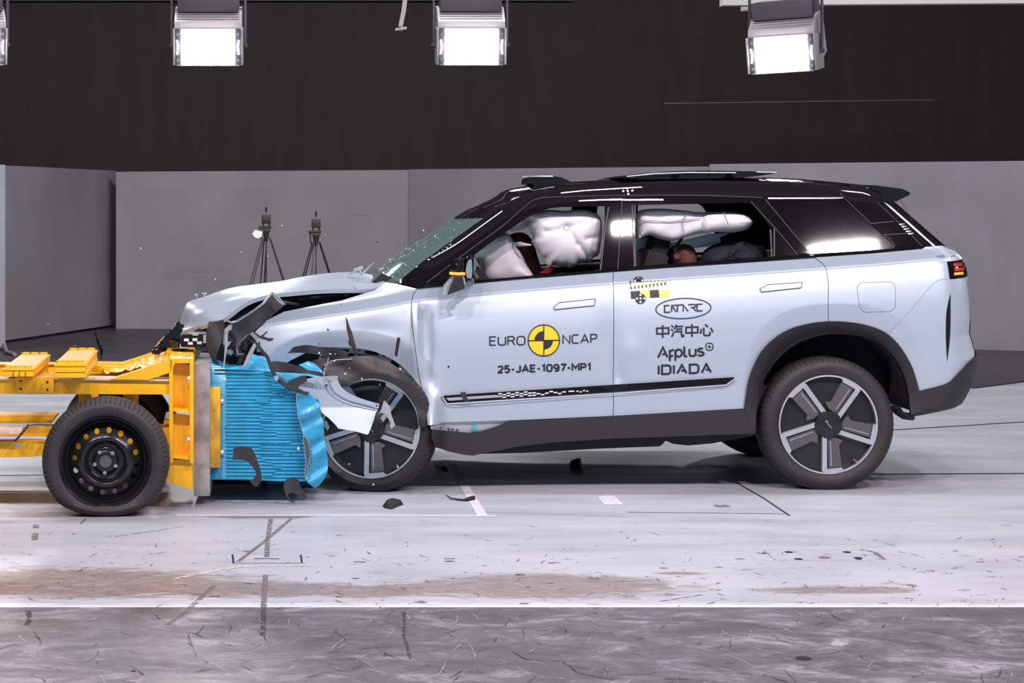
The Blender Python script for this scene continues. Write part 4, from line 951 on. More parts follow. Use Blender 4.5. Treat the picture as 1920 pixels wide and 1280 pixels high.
# cabin shell, seats, steering
cab = MB().bb(X0(1010), X0(1660), .14, 1.72, .30, .55); cab.bb(X0(1010), X0(1640), .14, 1.72, 1.60, 1.62) if False else None
cab.build('cabin_floor', 'inner', car)
MB().bb(X0(800), X0(900), .2, 1.66, .5, 1.06, .05).build('dashboard_body', 'inner', car)
def seat(x, y, name='front_seat'):
    mb = MB().box((x, y, .66), (.5, .5, .16), None, .05); mb.box((x+.26, y, .98), (.14, .48, .62), Matrix.Rotation(.28, 4, 'Y'), .05); mb.box((x+.38, y, 1.33), (.10, .26, .16), Matrix.Rotation(.28, 4, 'Y'), .03); mb.build(name, 'inner', car)
seat(X0(1130), .52); seat(X0(1130), 1.32)
mb = MB().box((X0(1400), YC, .66), (.5, 1.3, .16), None, .05); mb.box((X0(1480), YC, .98), (.16, 1.3, .58), Matrix.Rotation(.3, 4, 'Y'), .05); mb.build('rear_seat', 'inner', car)
MB().bb(X0(1480), X0(1690), .3, 1.56, .9, 1.15).build('parcel_shelf', 'inner', car)
MB().loft([[W(a, b, 1.60) for a, b in ((1134, 384), (1134, 500))], [W(a, b, 1.60) for a, b in ((1196, 384), (1196, 500))]]).build('far_pillar', 'inner', car)
# dummies (their visible upper bodies)
def dummy(name, q, m2, label, lean=0, s=1.0, face=-1):
    """head on neck on shoulders, one continuous skin; q is the centre of the head"""
    e = empty(name, (q[0], q[1], q[2]-.75*s), label, 'dummy')
    V = [(0, 0, -.62), (0, 0, -.45), (.0, 0, -.30), (0, 0, -.21), (0, 0, -.13), (face*.01, 0, -.03), (face*.012, 0, .055), (face*.03, -.0, -.09), (0, -.19, -.26), (face*.10, -.25, -.46), (face*.30, -.22, -.56), (0, .19, -.26), (face*.10, .25, -.46), (face*.30, .22, -.56), (face*.11, 0, -.015), (face*.30, -.10, -.66), (face*.30, .10, -.66)]
    E = [(0, 1), (1, 2), (2, 3), (3, 4), (4, 5), (5, 6), (4, 7), (2, 8), (8, 9), (9, 10), (2, 11), (11, 12), (12, 13), (5, 14), (0, 15), (0, 16)]
    Rr = [.15, .15, .15, .055, .055, .098, .082, .055, .06, .045, .035, .06, .045, .035, .022, .08, .08]
    me = bpy.data.meshes.new(name+'_body'); c, sn = math.cos(lean), math.sin(lean)
    me.from_pydata([((x*c+z*sn)*s, y*s, (z*c-x*sn)*s+.75*s) for x, y, z in V], E, [])
    o = bpy.data.objects.new('body', me); COL.objects.link(o); o.parent = e
    md = o.modifiers.new('skin', 'SKIN'); md.use_smooth_shade = True
    for i, v in enumerate(me.skin_vertices[0].data): v.radius = (Rr[i]*s, Rr[i]*s*(.86 if i in (5, 6) else 1))
    me.skin_vertices[0].data[0].use_root = True
    o.modifiers.new('sub', 'SUBSURF').render_levels = 2; me.materials.append(M['brown'])
    R2 = Matrix.Rotation(lean, 4, 'Y')
    jk = MB().box((0, 0, .30*s), (.28*s, .42*s, .46*s), None, .09*s).xf(Matrix.Translation((q[0], q[1], q[2]-.75*s)) @ R2)
    jk.build('jacket', m2, e)
    for sy in (-1, 1):
        MB().cyl((face*.09*s, sy*.035*s, .76*s), (face*.105*s, sy*.035*s, .76*s), .012*s, n=10).xf(Matrix.Translation((q[0], q[1], q[2]-.75*s)) @ R2).build('eye', 'ink', e)
        MB().cyl((0, sy*.082*s, .73*s), (0, sy*.094*s, .73*s), .017*s, n=12).xf(Matrix.Translation((q[0], q[1], q[2]-.75*s)) @ R2).build('ear', 'brown', e)
    return e
d1 = dummy('crash_test_dummy', W(975, 452, .62), 'redcloth', 'brown crash test dummy thrown forward behind the front airbags, red jacket', lean=-.35, s=1.15)
d2 = dummy('crash_test_dummy', W(1287, 472, .50), 'bluecloth', 'brown headed crash test dummy in the rear seat, dark blue jacket', lean=-.1, s=.95)
frag('red_sleeve', [(1012, 512), (1024, 503), (1038, 499), (1042, 504), (1030, 512)], .42, 'redcloth', d1)
mb = pillow([pl([(1262, 466), (1272, 450), (1279, 444), (1284, 443), (1275, 456), (1266, 474)], flat(.40))], flat(.40), .02, .03, .02); mb.build('blue_head_tape', 'bluecloth', d2)
cs = empty('child_seat', W(1380, 500, .55), 'dark blue child seat strapped behind the rear window', 'child seat')
f9 = lambda X, Z: .45
pillow([pl(crv([(1312, 492), (1320, 470), (1345, 456), (1375, 451), (1410, 452), (1432, 462), (1440, 492), (1436, 510), (1320, 510)], 3, True), f9)], f9, .15, .12, .02).build('seat_shell', 'bluecloth', cs)
pillow([pl(crv([(1366, 495), (1366, 475), (1378, 460), (1390, 453), (1394, 456), (1380, 470), (1376, 495)], 3, True), flat(.28))], flat(.28), .025, .03, .02).build('seat_bolster', 'bluecloth', cs)
# ---------------------------------------------------------------- moving barrier: yellow trolley
PV = W(198, 857, -1.05)
tr = empty('barrier_trolley', (PV[0], -.95, 0), 'yellow steel barrier trolley on black steel wheels, ballast blocks on top', 'trolley')
def bx(name, x0, y0, x1, y1, Y, dep, m='yellow', parent=tr, bev=.004):
    a = W(x0, y0, Y); b = W(x1, y1, Y)
    return MB().bb(a[0], b[0], Y, Y+dep, b[2], a[2], bev).build(name, m, parent)
def ply(name, px, Y, dep, m='yellow', parent=tr, h=.05, holes=()):
    f = flat(Y); return MB().sheet([pl(px, f)]+[pl(q, f) for q in holes], f, h, dep, nrm=False).build(name, m, parent)
Yb = -.80
for y in (Yb, .28):                                      # side rails
    f = flat(y); P = pl([(-330, 711), (96, 711), (96, 708), (320, 712), (320, 739.5), (-330, 736)], flat(Yb))
    MB().sheet([P], f, .1, .12, nrm=False).build('side_rail', 'yellow', tr)
    P = pl([(-330, 709), (103, 709), (103, 706.5), (320, 711), (320, 714.5), (104, 711), (-330, 712)], flat(Yb-.01))
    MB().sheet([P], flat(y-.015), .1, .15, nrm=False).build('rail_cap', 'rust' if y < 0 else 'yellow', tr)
jp = bx('joint_plate', 31, 706.5, 103, 737, Yb-.035, .03)
mb = MB()
for a, b in ((41, 714), (90.5, 715.5), (41, 728.5), (90.5, 730)): q = W(a, b, Yb-.035); mb.cyl((q[0], q[1]+.002, q[2]), (q[0], q[1]-.004, q[2]), .0055, n=12)
mb.build('bolt_holes', 'slot', jp)
MB().tube([W(52, 737, Yb-.02), W(57, 733, Yb-.03), W(62, 736, Yb-.02)], .006).build('shackle', 'bolt', jp)
bx('rail_splice', 31, 710, 104, 716, Yb+.0, .5)
for x0, x1 in ((151, 174), (235, 257)): bx('leg_post', x0, 734, x1, 800, Yb+.12, .12)
bx('leg_post', 258, 738, 264, 800, Yb+.2, .02); bx('leg_post', 175, 738, 190, 800, Yb+.3, .02)
for y in (Yb+.05, .30):                                  # lower frame seen on the left
    bx('lower_rail', -330, 800, 120, 817, y+.05, .10)
    ply('lower_rail', [(-330, 829), (60, 826), (130, 830), (130, 848), (60, 856), (-330, 857)], y, .10)
bx('lower_rail_cap', -330, 787, 105, 793, Yb+.4, .5)
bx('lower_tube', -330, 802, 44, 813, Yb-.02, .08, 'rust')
mb = MB().tube([W(105, 796, Yb-.03), W(70, 795, Yb-.03), W(56, 797, Yb-.03), (W(44, 812, Yb-.03)), W(34, 822, Yb-.03), W(28, 825, Yb-.03), W(-40, 826, Yb-.03)], .0035)
mb.tube([W(56, 795, Yb-.02), W(46, 808, Yb-.03), W(36, 820, Yb-.02), W(30, 826, Yb-.02)], .006); mb.build('cable', 'torn', tr)
MB().cyl(W(36, 833, Yb+.02), W(36, 833, Yb-.02), .012).build('frame_bolt', 'bolt', tr)
# diagonal and front bulkhead
for y in (Yb-.02, .34):
    f = flat(y); MB().sheet([pl([(208, 711), (240, 701), (300, 681), (321, 674), (332, 676), (322, 698), (280, 712)], flat(Yb-.02))], f, .05, .09, nrm=False).build('diagonal_brace', 'yellow', tr)
bx('front_post', 318.5, 672, 326, 869, Yb-.02, 1.1)
bx('front_post', 357, 676, 364.5, 869, Yb-.02, 1.1)
for y0, y1 in ((672, 681), (765, 775), (853, 863)): ply('bulkhead_shelf', [(322, y0), (363, y0+(3 if y0 > 700 else 0)), (363, y1), (322, y1-4 if y0 > 700 else y1)], Yb-.01, 1.05, 'yellow')
ply('bulkhead_web', [(324, 680), (360, 684), (360, 770), (324, 765)], Yb+.05, .02); ply('bulkhead_web', [(324, 775), (360, 780), (360, 858), (324, 854)], Yb+.05, .02)
ply('bulkhead_foot', [(318, 862), (364, 862), (363, 918), (335, 910), (314, 902)], Yb+.02, .5, 'yellow')
bx('axle_plate', 100, 796, 317, 862, Yb+.16, .03)
bx('crossmember', 308, 802, 322, 835, Yb+.15, .9)
for a, b in ((357, 711), (356, 826)): q = W(a, b, Yb-.02); MB().cyl((q[0]-.008, q[1]+.03, q[2]), (q[0]+.002, q[1]+.03, q[2]), .013, n=6).cyl((q[0]-.018, q[1]+.03, q[2]), (q[0], q[1]+.03, q[2]), .007, n=10).build('bulkhead_bolt', 'bolt', tr)
MB().cyl(W(353, 671, Yb+.1), W(353, 667, Yb+.1), .018, n=6).build('bulkhead_bolt', 'bolt', tr)
# upper deck beams seen over the rail
ply('deck_beam', [(176, 688), (184, 684), (206, 686), (240, 688), (318, 680), (318, 700), (190, 698)], .1, .12)
ply('deck_beam', [(86, 683), (102, 683), (102, 708), (86, 706)], .05, .05); bx('deck_cover', -330, 682, 12, 690, .28, .15)
# crumpled sheet on top behind the brace
rs = random.Random(7); rows = []
N_ = 40
for i in range(9):
    v = i/8; r = []
    for j in range(N_+1):
        u = j/N_; px = 205+u*155; top = np.interp(px, [205, 250, 286, 300, 320, 336, 345, 366], [690, 684, 668, 664, 657, 651, 655, 655])
        bot = np.interp(px, [205, 250, 300, 320, 366], [700, 693, 682, 674, 674]); q = W(px, top+(bot-top)*v, .5-1.0*v)
        a = math.sin(u*40+v*5)*.5+math.sin(u*71-v*9)*.3+rs.uniform(-.4, .4); amp = .008*(1 if px < 335 else .1)
        r.append((q[0]+amp*rs.uniform(-.6, .6), q[1], q[2]+amp*a))
    rows.append(r)
MB().loft(rows).build('crumpled_top_sheet', 'yellow', tr, ang=.35)
ply('front_top_plate', [(322, 656), (362, 655), (364, 670), (322, 672)], -.2, .5)
MB().cyl(W(343, 657, -.23), W(343, 653.5, -.23), .035, n=14).build('top_socket', 'slot', tr)
# ballast blocks: stacked plates with bolt heads
def ballast(x0, yt, x1, yb, layers, cracks):
    a = W(x0, yt, -.97); b = W(x1, yb, -.97); par = None; n = len(layers); z = a[2]; first = None
    for k, t in enumerate(layers):
        h = (a[2]-b[2])*t; o = MB().bb(a[0]+.002*(k % 2), b[0]-.003*(k % 2), -.97+.004*k, .13, z-h+.002, z, .003).build('ballast_plate', ['yellow'], tr if first is None else first); z -= h
        if first is None: first = o
    ax = (b[0]-a[0]); mb = MB(); sl = .0
    mb.bb(a[0]+.012, b[0]-.012, -.95, .11, a[2]-.001, a[2]+.002); mb.build('worn_top', 'rawyellow', first)
    for i in range(3):
        for y in (-.93, .08): MB().cyl((a[0]+ax*(.18+.3*i), y, a[2]), (a[0]+ax*(.18+.3*i), y, a[2]+.014), .022, n=6).build('bolt_head', 'yellow', first)
    if cracks: ribbon([[(a[0]+ax*u+.002*math.sin(k*2), a[2]-(a[2]-b[2])*t) for k, t in enumerate((.25, .5, .8, .98))] for u in (.35, .53, .72)], .003, flat(-.97)).build('cracks', 'slot', first)
ballast(4, 690.5, 65, 706.5, (.3, .7), True)
ballast(101.5, 681.5, 161.5, 709, (.22, .40, .38), False)
# steel wheels of the trolley
def steel_wheel(Mx, flatz=-.268):
    R, r, wd = .312, .215, .20
    mb = MB().lathe(tyre_profile(R, r, wd), 96, closed=True)
    for k in range(76):
        a = 2*PI*k/76
        mb.box((math.cos(a)*(R-.003), wd/2, math.sin(a)*(R-.003)), (.0075, wd-.08, .004), Matrix.Rotation(-a, 4, 'Y'), 0, 1)
        mb.tube([(math.cos(a)*q, y, math.sin(a)*q) for q, y in ((R-.026, -.0015), (R-.0135, .0085), (R-.0035, .026), (R-.001, .04))], .0022, 5, 1)
    V = []
    for x, y, z in mb.v:                                   # squashed contact patch with bulging walls
        if z < -.20:
            t = (-.20-z)/(.112); y = y+(y-wd/2)*.16*t; z = -.20-(.068)*min(1, t*1.05) if t < .97 else -.268; z = max(z, -.268)
        V.append((x, y, z))
    mb.v = V
    ty = mb.xf(Mx).build('wheel', ['tyre', 'slot'], tr, ang=.9)
    def prof(q): return float(np.interp(q, [0, .02, .035, .055, .075, .095, .115, .135, .165, .19, .205, .212, .222], [.03, .03, .028, .032, .045, .028, .015, .022, .05, .075, .055, .010, .004]))
    holes = [[(.153*math.cos(a)+.0125*math.cos(b), .153*math.sin(a)+.0145*math.sin(b)) for b in [2*PI*i/12 for i in range(12)]] for a in [math.radians(84+22.5*k) for k in range(16)]]
    o = [(.214*math.cos(2*PI*i/64), .214*math.sin(2*PI*i/64)) for i in range(64)]
    ci = lambda r: [(r*math.cos(2*PI*i/96), r*math.sin(2*PI*i/96)) for i in range(96)]
    dm = MB().sheet([ci(.170), ci(.136)]+holes, lambda x, z: .024+(math.hypot(x, z)-.136)*.8, .011, .005)
    pr = crv([(.001, .03), (.032, .028), (.050, .030), (.066, .044), (.084, .046), (.098, .024), (.108, .012), (.120, .013), (.136, .024)], 5); dm.lathe(pr, 96)
    pr = crv([(.170, .0512), (.184, .066), (.194, .072), (.203, .050), (.209, .020), (.216, .002), (.223, -.003)], 5); dm.lathe(pr, 96)
    dm.xf(Mx).build('rim_disc', 'steelblack', ty, ang=1.2)
    MB().lathe([(.218, .0), (.222, -.004), (.214, .002), (.207, .02), (.198, .05), (.200, .17), (.218, .195)], 64).xf(Mx).build('rim_barrel', 'steelblack', ty)
    MB().cyl((0, .02, 0), (0, .034, 0), .030, n=28).xf(Mx).build('hub_centre', 'flag', ty)
    for k in range(5):
        a = math.radians(-94+72*k); c = (.054*math.cos(a), .054*math.sin(a)); MB().cyl((c[0], .008, c[1]), (c[0], .036, c[1]), .0095, .0105, n=6).cyl((c[0]+.001, .000, c[1]+.002), (c[0], .02, c[1]), .005, n=8).xf(Mx).build('wheel_nut', 'bolt', ty)
    return ty
cxw = W(196.5, 868, -1.03)
steel_wheel(Matrix.Translation((cxw[0], -1.03, .268)))
steel_wheel(Matrix.Translation((cxw[0], .62, .268)) @ Matrix.Rotation(PI, 4, 'Z'))
MB().cyl((cxw[0], -.85, .268), (cxw[0], .45, .268), .045).build('axle', 'dark', tr)
tr.rotation_euler.z = 0.035
# ---------------------------------------------------------------- steel load plate and blue crushable block
a = W(363, 681, -.60); b = W(393.5, 930, -.60)
sp = MB().bb(a[0]+.002, b[0], -.60, .40, b[2], a[2], .004).build('load_plate', 'steel'); tag(sp, 'thick upright grey steel plate between yellow bulkhead and blue block', 'steel plate')
sp.rotation_euler.z = .0
bb_ = empty('honeycomb_block', W(480, 900, .0), 'crushed blue honeycomb barrier block with ridged skin', 'barrier block')
yp = MB().bb(W(393.5, 727, -.56)[0], W(413, 877, -.56)[0], -.56, .36, W(0, 877, -.56)[2], W(0, 727, -.56)[2], .004).build('mounting_plate', 'dirtyyellow', bb_)
mb = MB()
for y in (752, 848): q = W(413, y, -.5); mb.cyl((q[0], -.5, q[2]), (q[0]+.015, -.5, q[2]), .014, n=6)
for a_, c in ((402, 769), (401, 866), (400, 820), (404, 800)): q = W(a_, c, -.56); mb.cyl((q[0], q[1]-.003, q[2]), (q[0], q[1], q[2]), .005, n=8)
mb.build('plate_bolts', 'bolt', yp)
rs = random.Random(11)
PER = .0187
steps = [rs.uniform(0, 1) for _ in range(80)]
def fbl(X, Z):
    k = Z/PER; i = int(math.floor(k)); t = k-i
    sx = W(488+60*steps[i % 80]**1.5+(20 if i % 7 == 3 else 0), 0, -.5)[0]; ph = (t+(.5 if X > sx else 0)) % 1
    rid = (abs(ph-.5)*2)**1.5
    x1 = W(424, 0, -.5)[0]
    if X < x1: rid = (abs(((Z/(PER*.5)) % 1)-.5)*2)*.45
    return -.50+.010*rid-.006*math.sin(X*9+Z*6)
blk = [(393, 682), (404, 684), (425, 691), (470, 694), (507, 697), (512, 708), (520, 716), (536, 724), (555, 736), (556, 755), (558, 775), (565, 802), (571, 826), (574, 845), (575, 865), (574, 888), (578, 903), (520, 902), (460, 900), (391, 899)]
V2, T, B, _ = tri2d([pl(blk, flat(-.5))], .03)
f = fbl
mb = MB()                                            # ridged face: rows a third of a ridge apart
P = np.array(pl(blk, flat(-.5))); z0, z1 = P[:, 1].min(), P[:, 1].max(); dz = PER/6; nz = int((z1-z0)/dz)
def span(z):
    xs = []
    n = len(P)
    for i in range(n):
        a = P[i]; b = P[(i+1) % n]
        if (a[1] > z) != (b[1] > z): xs.append(a[0]+(b[0]-a[0])*(z-a[1])/(b[1]-a[1]))
    return (min(xs), max(xs)) if len(xs) >= 2 else None
rows = []
for i in range(1, nz):
    z = z0+(z1-z0)*i/nz; s = span(z)
    if not s: continue
    xs = np.linspace(s[0], s[1], 60); rows.append([(x, fbl(x, z), z) for x in xs])
mb.loft(rows, 0, flip=False)
mb.sheet([pl(blk, flat(-.5))], flat(-.485), .06, .98, nrm=False)
mb.build('ridged_skin', 'blue', bb_, ang=.25)
# a split of the skin on the car side: bulging wrapped sheet with the cell core showing
bl2 = crv([(556, 737), (580, 739)], 2)+crv([(580, 739), (588, 747), (600, 760), (601, 777), (606, 790), (607, 812), (611, 838), (615, 870), (612, 890), (600, 908), (590, 914)], 4)+crv([(577, 905), (574, 888), (576, 865), (575, 845), (571, 826), (565, 802), (558, 775), (556, 755)], 3)
q0 = W(575, 850, -.5)
def f2(X, Z):
    t = (X-q0[0]); a = t*6+Z*42
    return -.545+.35*max(0, t-.03)**1.2*2+.009*math.sin((Z-.45*X)*52+2*math.sin(X*14))+.003*math.sin((Z-.5*X)*90)
MB().sheet([pl(bl2, f2)], f2, .011, .5).build('bulging_skin', 'blue', bb_, ang=.5)
mb = MB(); cells = []
for i in range(26):
    for j in range(5):
        a, b = 570+j*2.6+(i % 2)*1.3, 818+i*3.1
        lo, hi = np.interp(b, [815, 840, 865, 890, 900], [568, 571, 573.5, 572, 573]), np.interp(b, [815, 835, 850, 870, 893], [572, 580, 582, 578, 575])
        if lo <= a <= hi: cells.append([(a+1.3*math.cos(k*PI/3), b+1.9*math.sin(k*PI/3)) for k in range(7)])
sm = [[(555.5, 738), (556.5, 755), (558.5, 775), (565.5, 802), (571, 822)]]
ribbon([pl(c, flat(-.575)) for c in cells], .0026, flat(-.575)).build('honeycomb_cells', 'foil', bb_, False)
ribbon([pl(c, flat(-.57)) for c in sm], .004, flat(-.57)).build('split_seam', 'foil', bb_, False)
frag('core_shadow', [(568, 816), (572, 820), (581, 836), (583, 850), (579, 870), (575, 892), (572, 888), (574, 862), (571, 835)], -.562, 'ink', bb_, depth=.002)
# crumpled skin on top of the block
mb = MB()
def crum(px, Y, sx, sz, amp, name='crumpled_skin'):
    q = W(px[0][0], px[0][1], Y); f = lambda X, Z: Y+sx*(X-q[0])+sz*(Z-q[2])+amp*math.sin(X*36+Z*60)+amp*.7*math.sin(X*21-Z*48)
    return MB().sheet([pl(px, f)], f, .012, .006).build(name, 'blue', bb_, ang=.3)
crum([(392, 686), (394, 672), (402, 690), (430, 689), (448, 686), (470, 680), (507, 688), (507, 698), (450, 696)], -.46, .1, 1.2, .006)
crum([(456, 688), (466, 675), (470, 664), (494, 668), (502, 668), (506, 688), (512, 700), (480, 694)], -.42, -.2, .8, .008)
crum([(560, 684), (578, 677), (590, 681), (606, 696), (600, 698), (580, 695)], -.40, .2, .8, .006)
crum([(513, 697), (550, 699), (590, 701), (606, 706), (598, 709), (575, 704), (560, 706), (545, 712), (525, 712)], -.44, .1, .9, .005)
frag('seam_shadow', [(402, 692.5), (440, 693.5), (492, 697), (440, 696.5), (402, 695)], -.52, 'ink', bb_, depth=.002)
# lower far face of the block, dark blue
frag('lower_skin', [(486, 901), (577, 903), (596, 908), (590, 918), (560, 924), (520, 926), (498, 924)], .25, 'blue', bb_, depth=.03)
MB().bb(W(394, 0, .1)[0], W(500, 0, .1)[0], .0, .45, .03, .13).build('rear_frame', 'dark', bb_)
frag('impact_dent_shade', [(478, 749), (500, 744), (507, 748), (500, 753), (482, 753)], -.505, 'blue', bb_, depth=.002)
# ---------------------------------------------------------------- loose pieces
def loose(name, px, Y, m, label, cat, group=None, **kw):
    q = W(px[0][0], px[0][1], Y)
    sx, sz, wave, depth = kw.get('sx', 0), kw.get('sz', 0), kw.get('wave', 0), kw.get('depth', .006)
    f = lambda X, Z: Y+sx*(X-q[0])+sz*(Z-q[2])+wave*math.sin((X-q[0])*40+(Z-q[2])*25)
    o = MB().sheet([pl(px, f)], f, kw.get('h', .015), depth).build(name, m); return tag(o, label, cat, group)
loose('plastic_fragment', [(436, 862), (438, 840), (452, 836), (470, 838)]+crv([(470, 838), (478, 850), (483, 865), (488, 880), (491, 895)], 3)+[(490, 902), (483, 911), (478, 912), (468, 902), (475, 898)]+crv([(478, 893), (480, 886), (474, 876), (464, 864)], 3)+[(455, 862)], -.68, 'torn', 'curved black plastic fragment in front of the blue block', 'fragment', sx=.15, wave=.006)
loose('plastic_fragment', crv([(533, 903), (540, 897), (552, 895), (560, 900), (565, 915), (576, 933), (568, 931), (555, 926), (545, 923), (540, 930), (548, 938), (554, 941), (545, 941), (537, 930), (532, 915)], 2, True), -.60, 'torn', 'hooked black plastic fragment below the blue block near the front wheel', 'fragment', wave=.006)
loose('plastic_fragment', [(713, 774), (720, 750), (730, 760), (734, 778), (741, 797), (734, 804), (731, 798), (733, 793), (722, 774)], -.52, 'silver', 'pale blue shard flying in front of the front wheel spokes', 'shard', sx=.2)
loose('broken_reflector', [(473, 438), (478, 431), (492.5, 434), (490, 444), (484, 447), (477, 444)], 2.5, 'white_decal', 'small white framed lens piece flying beside the left tripod', 'shard', depth=.02)
loose('plastic_fragment', [(161, 640), (165, 637), (175, 645), (186, 660), (190, 668), (187, 672), (180, 665), (170, 655)], 1.5, 'torn', 'dark curved strip flying above the trolley, lower of two', 'fragment', depth=.01)
loose('plastic_fragment', [(176, 624), (180, 622), (186, 640), (193, 655), (190, 676), (187, 668), (188, 656), (182, 644)], 1.6, 'black', 'dark glossy strip flying above the trolley, upper of two', 'fragment', depth=.01)
q = G(737, 952)
MB().box((0, 0, 0), (.001, .001, .001))
mb = MB(); f = lambda X, Z: Z*0
d_ = [(717, 949), (722, 944), (735, 943), (750, 941), (757, 946), (746, 950), (735, 955), (722, 953)]
def floor_piece(name, px, hgt, m, label, cat, group=None):
    P = [G(a, b) for a, b in px]; n = len(P); c = Vector((sum(p[0] for p in P)/n, sum(p[1] for p in P)/n, 0))
    V = [(p[0], p[1], .001) for p in P]+[(c.x+(p[0]-c.x)*.72, c.y+(p[1]-c.y)*.72, hgt*(.6+.5*((i*37) % 5)/5)) for i, p in enumerate(P)]
    Fc = [(i, (i+1) % n, n+(i+1) % n, n+i) for i in range(n)]+[tuple(range(n, 2*n)), tuple(range(n-1, -1, -1))]
    o = MB().add(V, Fc).build(name, m, None, False); return tag(o, label, cat, group)
floor_piece('plastic_fragment', d_, .03, 'dark', 'black lump of plastic lying on the floor below the front wheel', 'fragment')
o = MB().tube([Vector(G(a, b))+Vector((0, 0, z)) for a, b, z in ((837, 933, .012), (846, 937, .008), (858, 939, .008), (870, 940, .008), (880, 938.5, .010), (888, 937, .012))], [.003, .004, .005, .006, .012, .012], flat=1).build('bent_wiper_blade', 'dark'); tag(o, 'thin bent black strip lying on the white floor tape behind the front wheel', 'strip')
floor_piece('plastic_fragment', [(1066, 871), (1080, 870), (1091, 873), (1094, 882), (1088, 888), (1084, 878), (1068, 876)], .05, 'dark', 'small black fragment lying under the middle of the car', 'fragment')
floor_piece('plastic_fragment', [(812, 869), (822, 871), (835, 878), (842, 884), (830, 884), (815, 877)], .03, 'dark', 'dark brown shard on the floor just behind the front wheel', 'fragment')
rs = random.Random(21); n = 0                         # tiny flying crumbs of glass and plastic
base = None
for (a, b, Y, s, m) in [(264, 465, 2.5, .012, 0), (529, 423, 2.5, .012, 0), (405, 524, 1.0, .010, 0), (794, 432, .6, .006, 0), (753, 452, .6, .005, 0), (708, 453, .6, .010, 1), (640, 572, -.4, .008, 1), (616, 618, -.4, .010, 1), (539, 647, -.4, .007, 1), (598, 644, -.4, .007, 1), (585, 595, -.3, .005, 1), (503, 480, 1, .004, 0), (452, 472, 1.5, .005, 0), (141, 650, 1.2, .018, 0), (560, 840, -.7, .013, 0), (545, 852, -.7, .011, 1), (655, 690, -.5, .007, 0), (700, 908, -.5, .008, 0), (640, 925, -.5, .006, 0), (804, 606, -.3, .005, 1), (780, 545, .5, .004, 0), (665, 540, -.3, .008, 1), (538, 450, 1, .004, 0), (610, 440, 1.5, .004, 0), (770, 840, -.5, .005, 0), (655, 870, -.5, .007, 0)]:
    v = [Vector((rs.uniform(-1, 1), rs.uniform(-1, 1), rs.uniform(-.8, .8))).normalized()*s*rs.uniform(.6, 1) for _ in range(7)]
    bm = bmesh.new(); [bm.verts.new(p) for p in v]; bmesh.ops.convex_hull(bm, input=bm.verts); bm.verts.index_update()
    q = Vector(W(a, b, Y)); mb = MB().add([p.co+q for p in bm.verts], [[p.index for p in f.verts] for f in bm.faces]); bm.free()
    o = mb.build('flying_crumb', ('white_decal', 'dark')[m], None, False)
    tag(o, ('tiny pale crumb of debris flying in the air', 'tiny black crumb of debris flying in the air')[m], 'debris', ('pale flying crumbs', 'black flying crumbs')[m])
# ---------------------------------------------------------------- tripods with cameras
def tripod(px, ptop, Y, label, spread, ph, pod=False):
    q = W(px, ptop, Y); base = (q[0], Y, 0); t = empty('camera_tripod', base, label, 'tripod', 'camera tripods')
    H = q[2]; k = F/(Y-CY); u = 1/k
    MB().cyl((q[0], Y, H-.02), (q[0], Y, H+7*u), 2.0*u).build('camera_knob', 'camera_body', t)
    MB().bb(q[0]-8.5*u, q[0]+8.5*u, Y-8*u, Y+8*u, H-24*u, H-7*u, .01).build('camera_body', 'camera_body', t)
    mb = MB().bb(q[0]-7*u, q[0]-4*u, Y-3*u, Y+3*u, H-36*u, H-24*u, .004); mb.bb(q[0]+4*u, q[0]+8*u, Y-3*u, Y+3*u, H-36*u, H-24*u, .004); mb.bb(q[0]-8*u, q[0]+8*u, Y-5*u, Y+5*u, H-40*u, H-34*u, .004)
    mb.cyl((q[0]-14*u, Y, H-31*u), (q[0]+10*u, Y, H-31*u), 2.4*u); mb.tube([(q[0]-11*u, Y, H-31*u), (q[0]-10.5*u, Y-.05, H-45*u), (q[0]-10*u, Y-.08, H-52*u)], 1.3*u); mb.build('tripod_head', 'camera_body', t)
    MB().cyl((q[0], Y, H-40*u), (q[0], Y, H-57*u), 6*u, 3*u).build('tripod_collar', 'camera_body', t)
    for i in range(3):
        a = ph+2*PI*i/3; mb = MB(); dx, dy = math.cos(a), math.sin(a)
        for s in (-1, 1):
            o_ = Vector((-dy, dx, 0))*s*2.4*u
            mb.tube([Vector((q[0]+dx*7*u, Y+dy*7*u, H-50*u))+o_, Vector((q[0]+dx*spread*.62, Y+dy*spread*.62, H*.38))+o_*1.6], 1.1*u, 6)
        p = Vector((q[0]+dx*spread*.58, Y+dy*spread*.58, H*.42)); mb.box(p, (8*u, 8*u, 5*u), None, .004)
        mb.tube([p, (q[0]+dx*spread, Y+dy*spread, .02)], 1.6*u, 6); mb.cyl((q[0]+dx*spread, Y+dy*spread, 0), (q[0]+dx*spread, Y+dy*spread, .03), 2.6*u)
        mb.build('leg', 'camera_body', t)
    mb = MB()
    for i in range(3): a = ph+2*PI*i/3; mb.tube([(q[0], Y, H*.40), (q[0]+math.cos(a)*spread*.58, Y+math.sin(a)*spread*.58, H*.42)], .9*u, 6)
    mb.cyl((q[0], Y, H-50*u), (q[0], Y, H*.38), 1.2*u); mb.build('spreader', 'camera_body', t)
    return t
tripod(499, 395, 13.0, 'black camera tripod standing by the grey screen, left and taller of the two', .42, -.15+PI/2+.35)
tripod(592.5, 403.5, 13.4, 'black camera tripod standing by the grey screen, right one nearer the car windscreen', .40, .35)
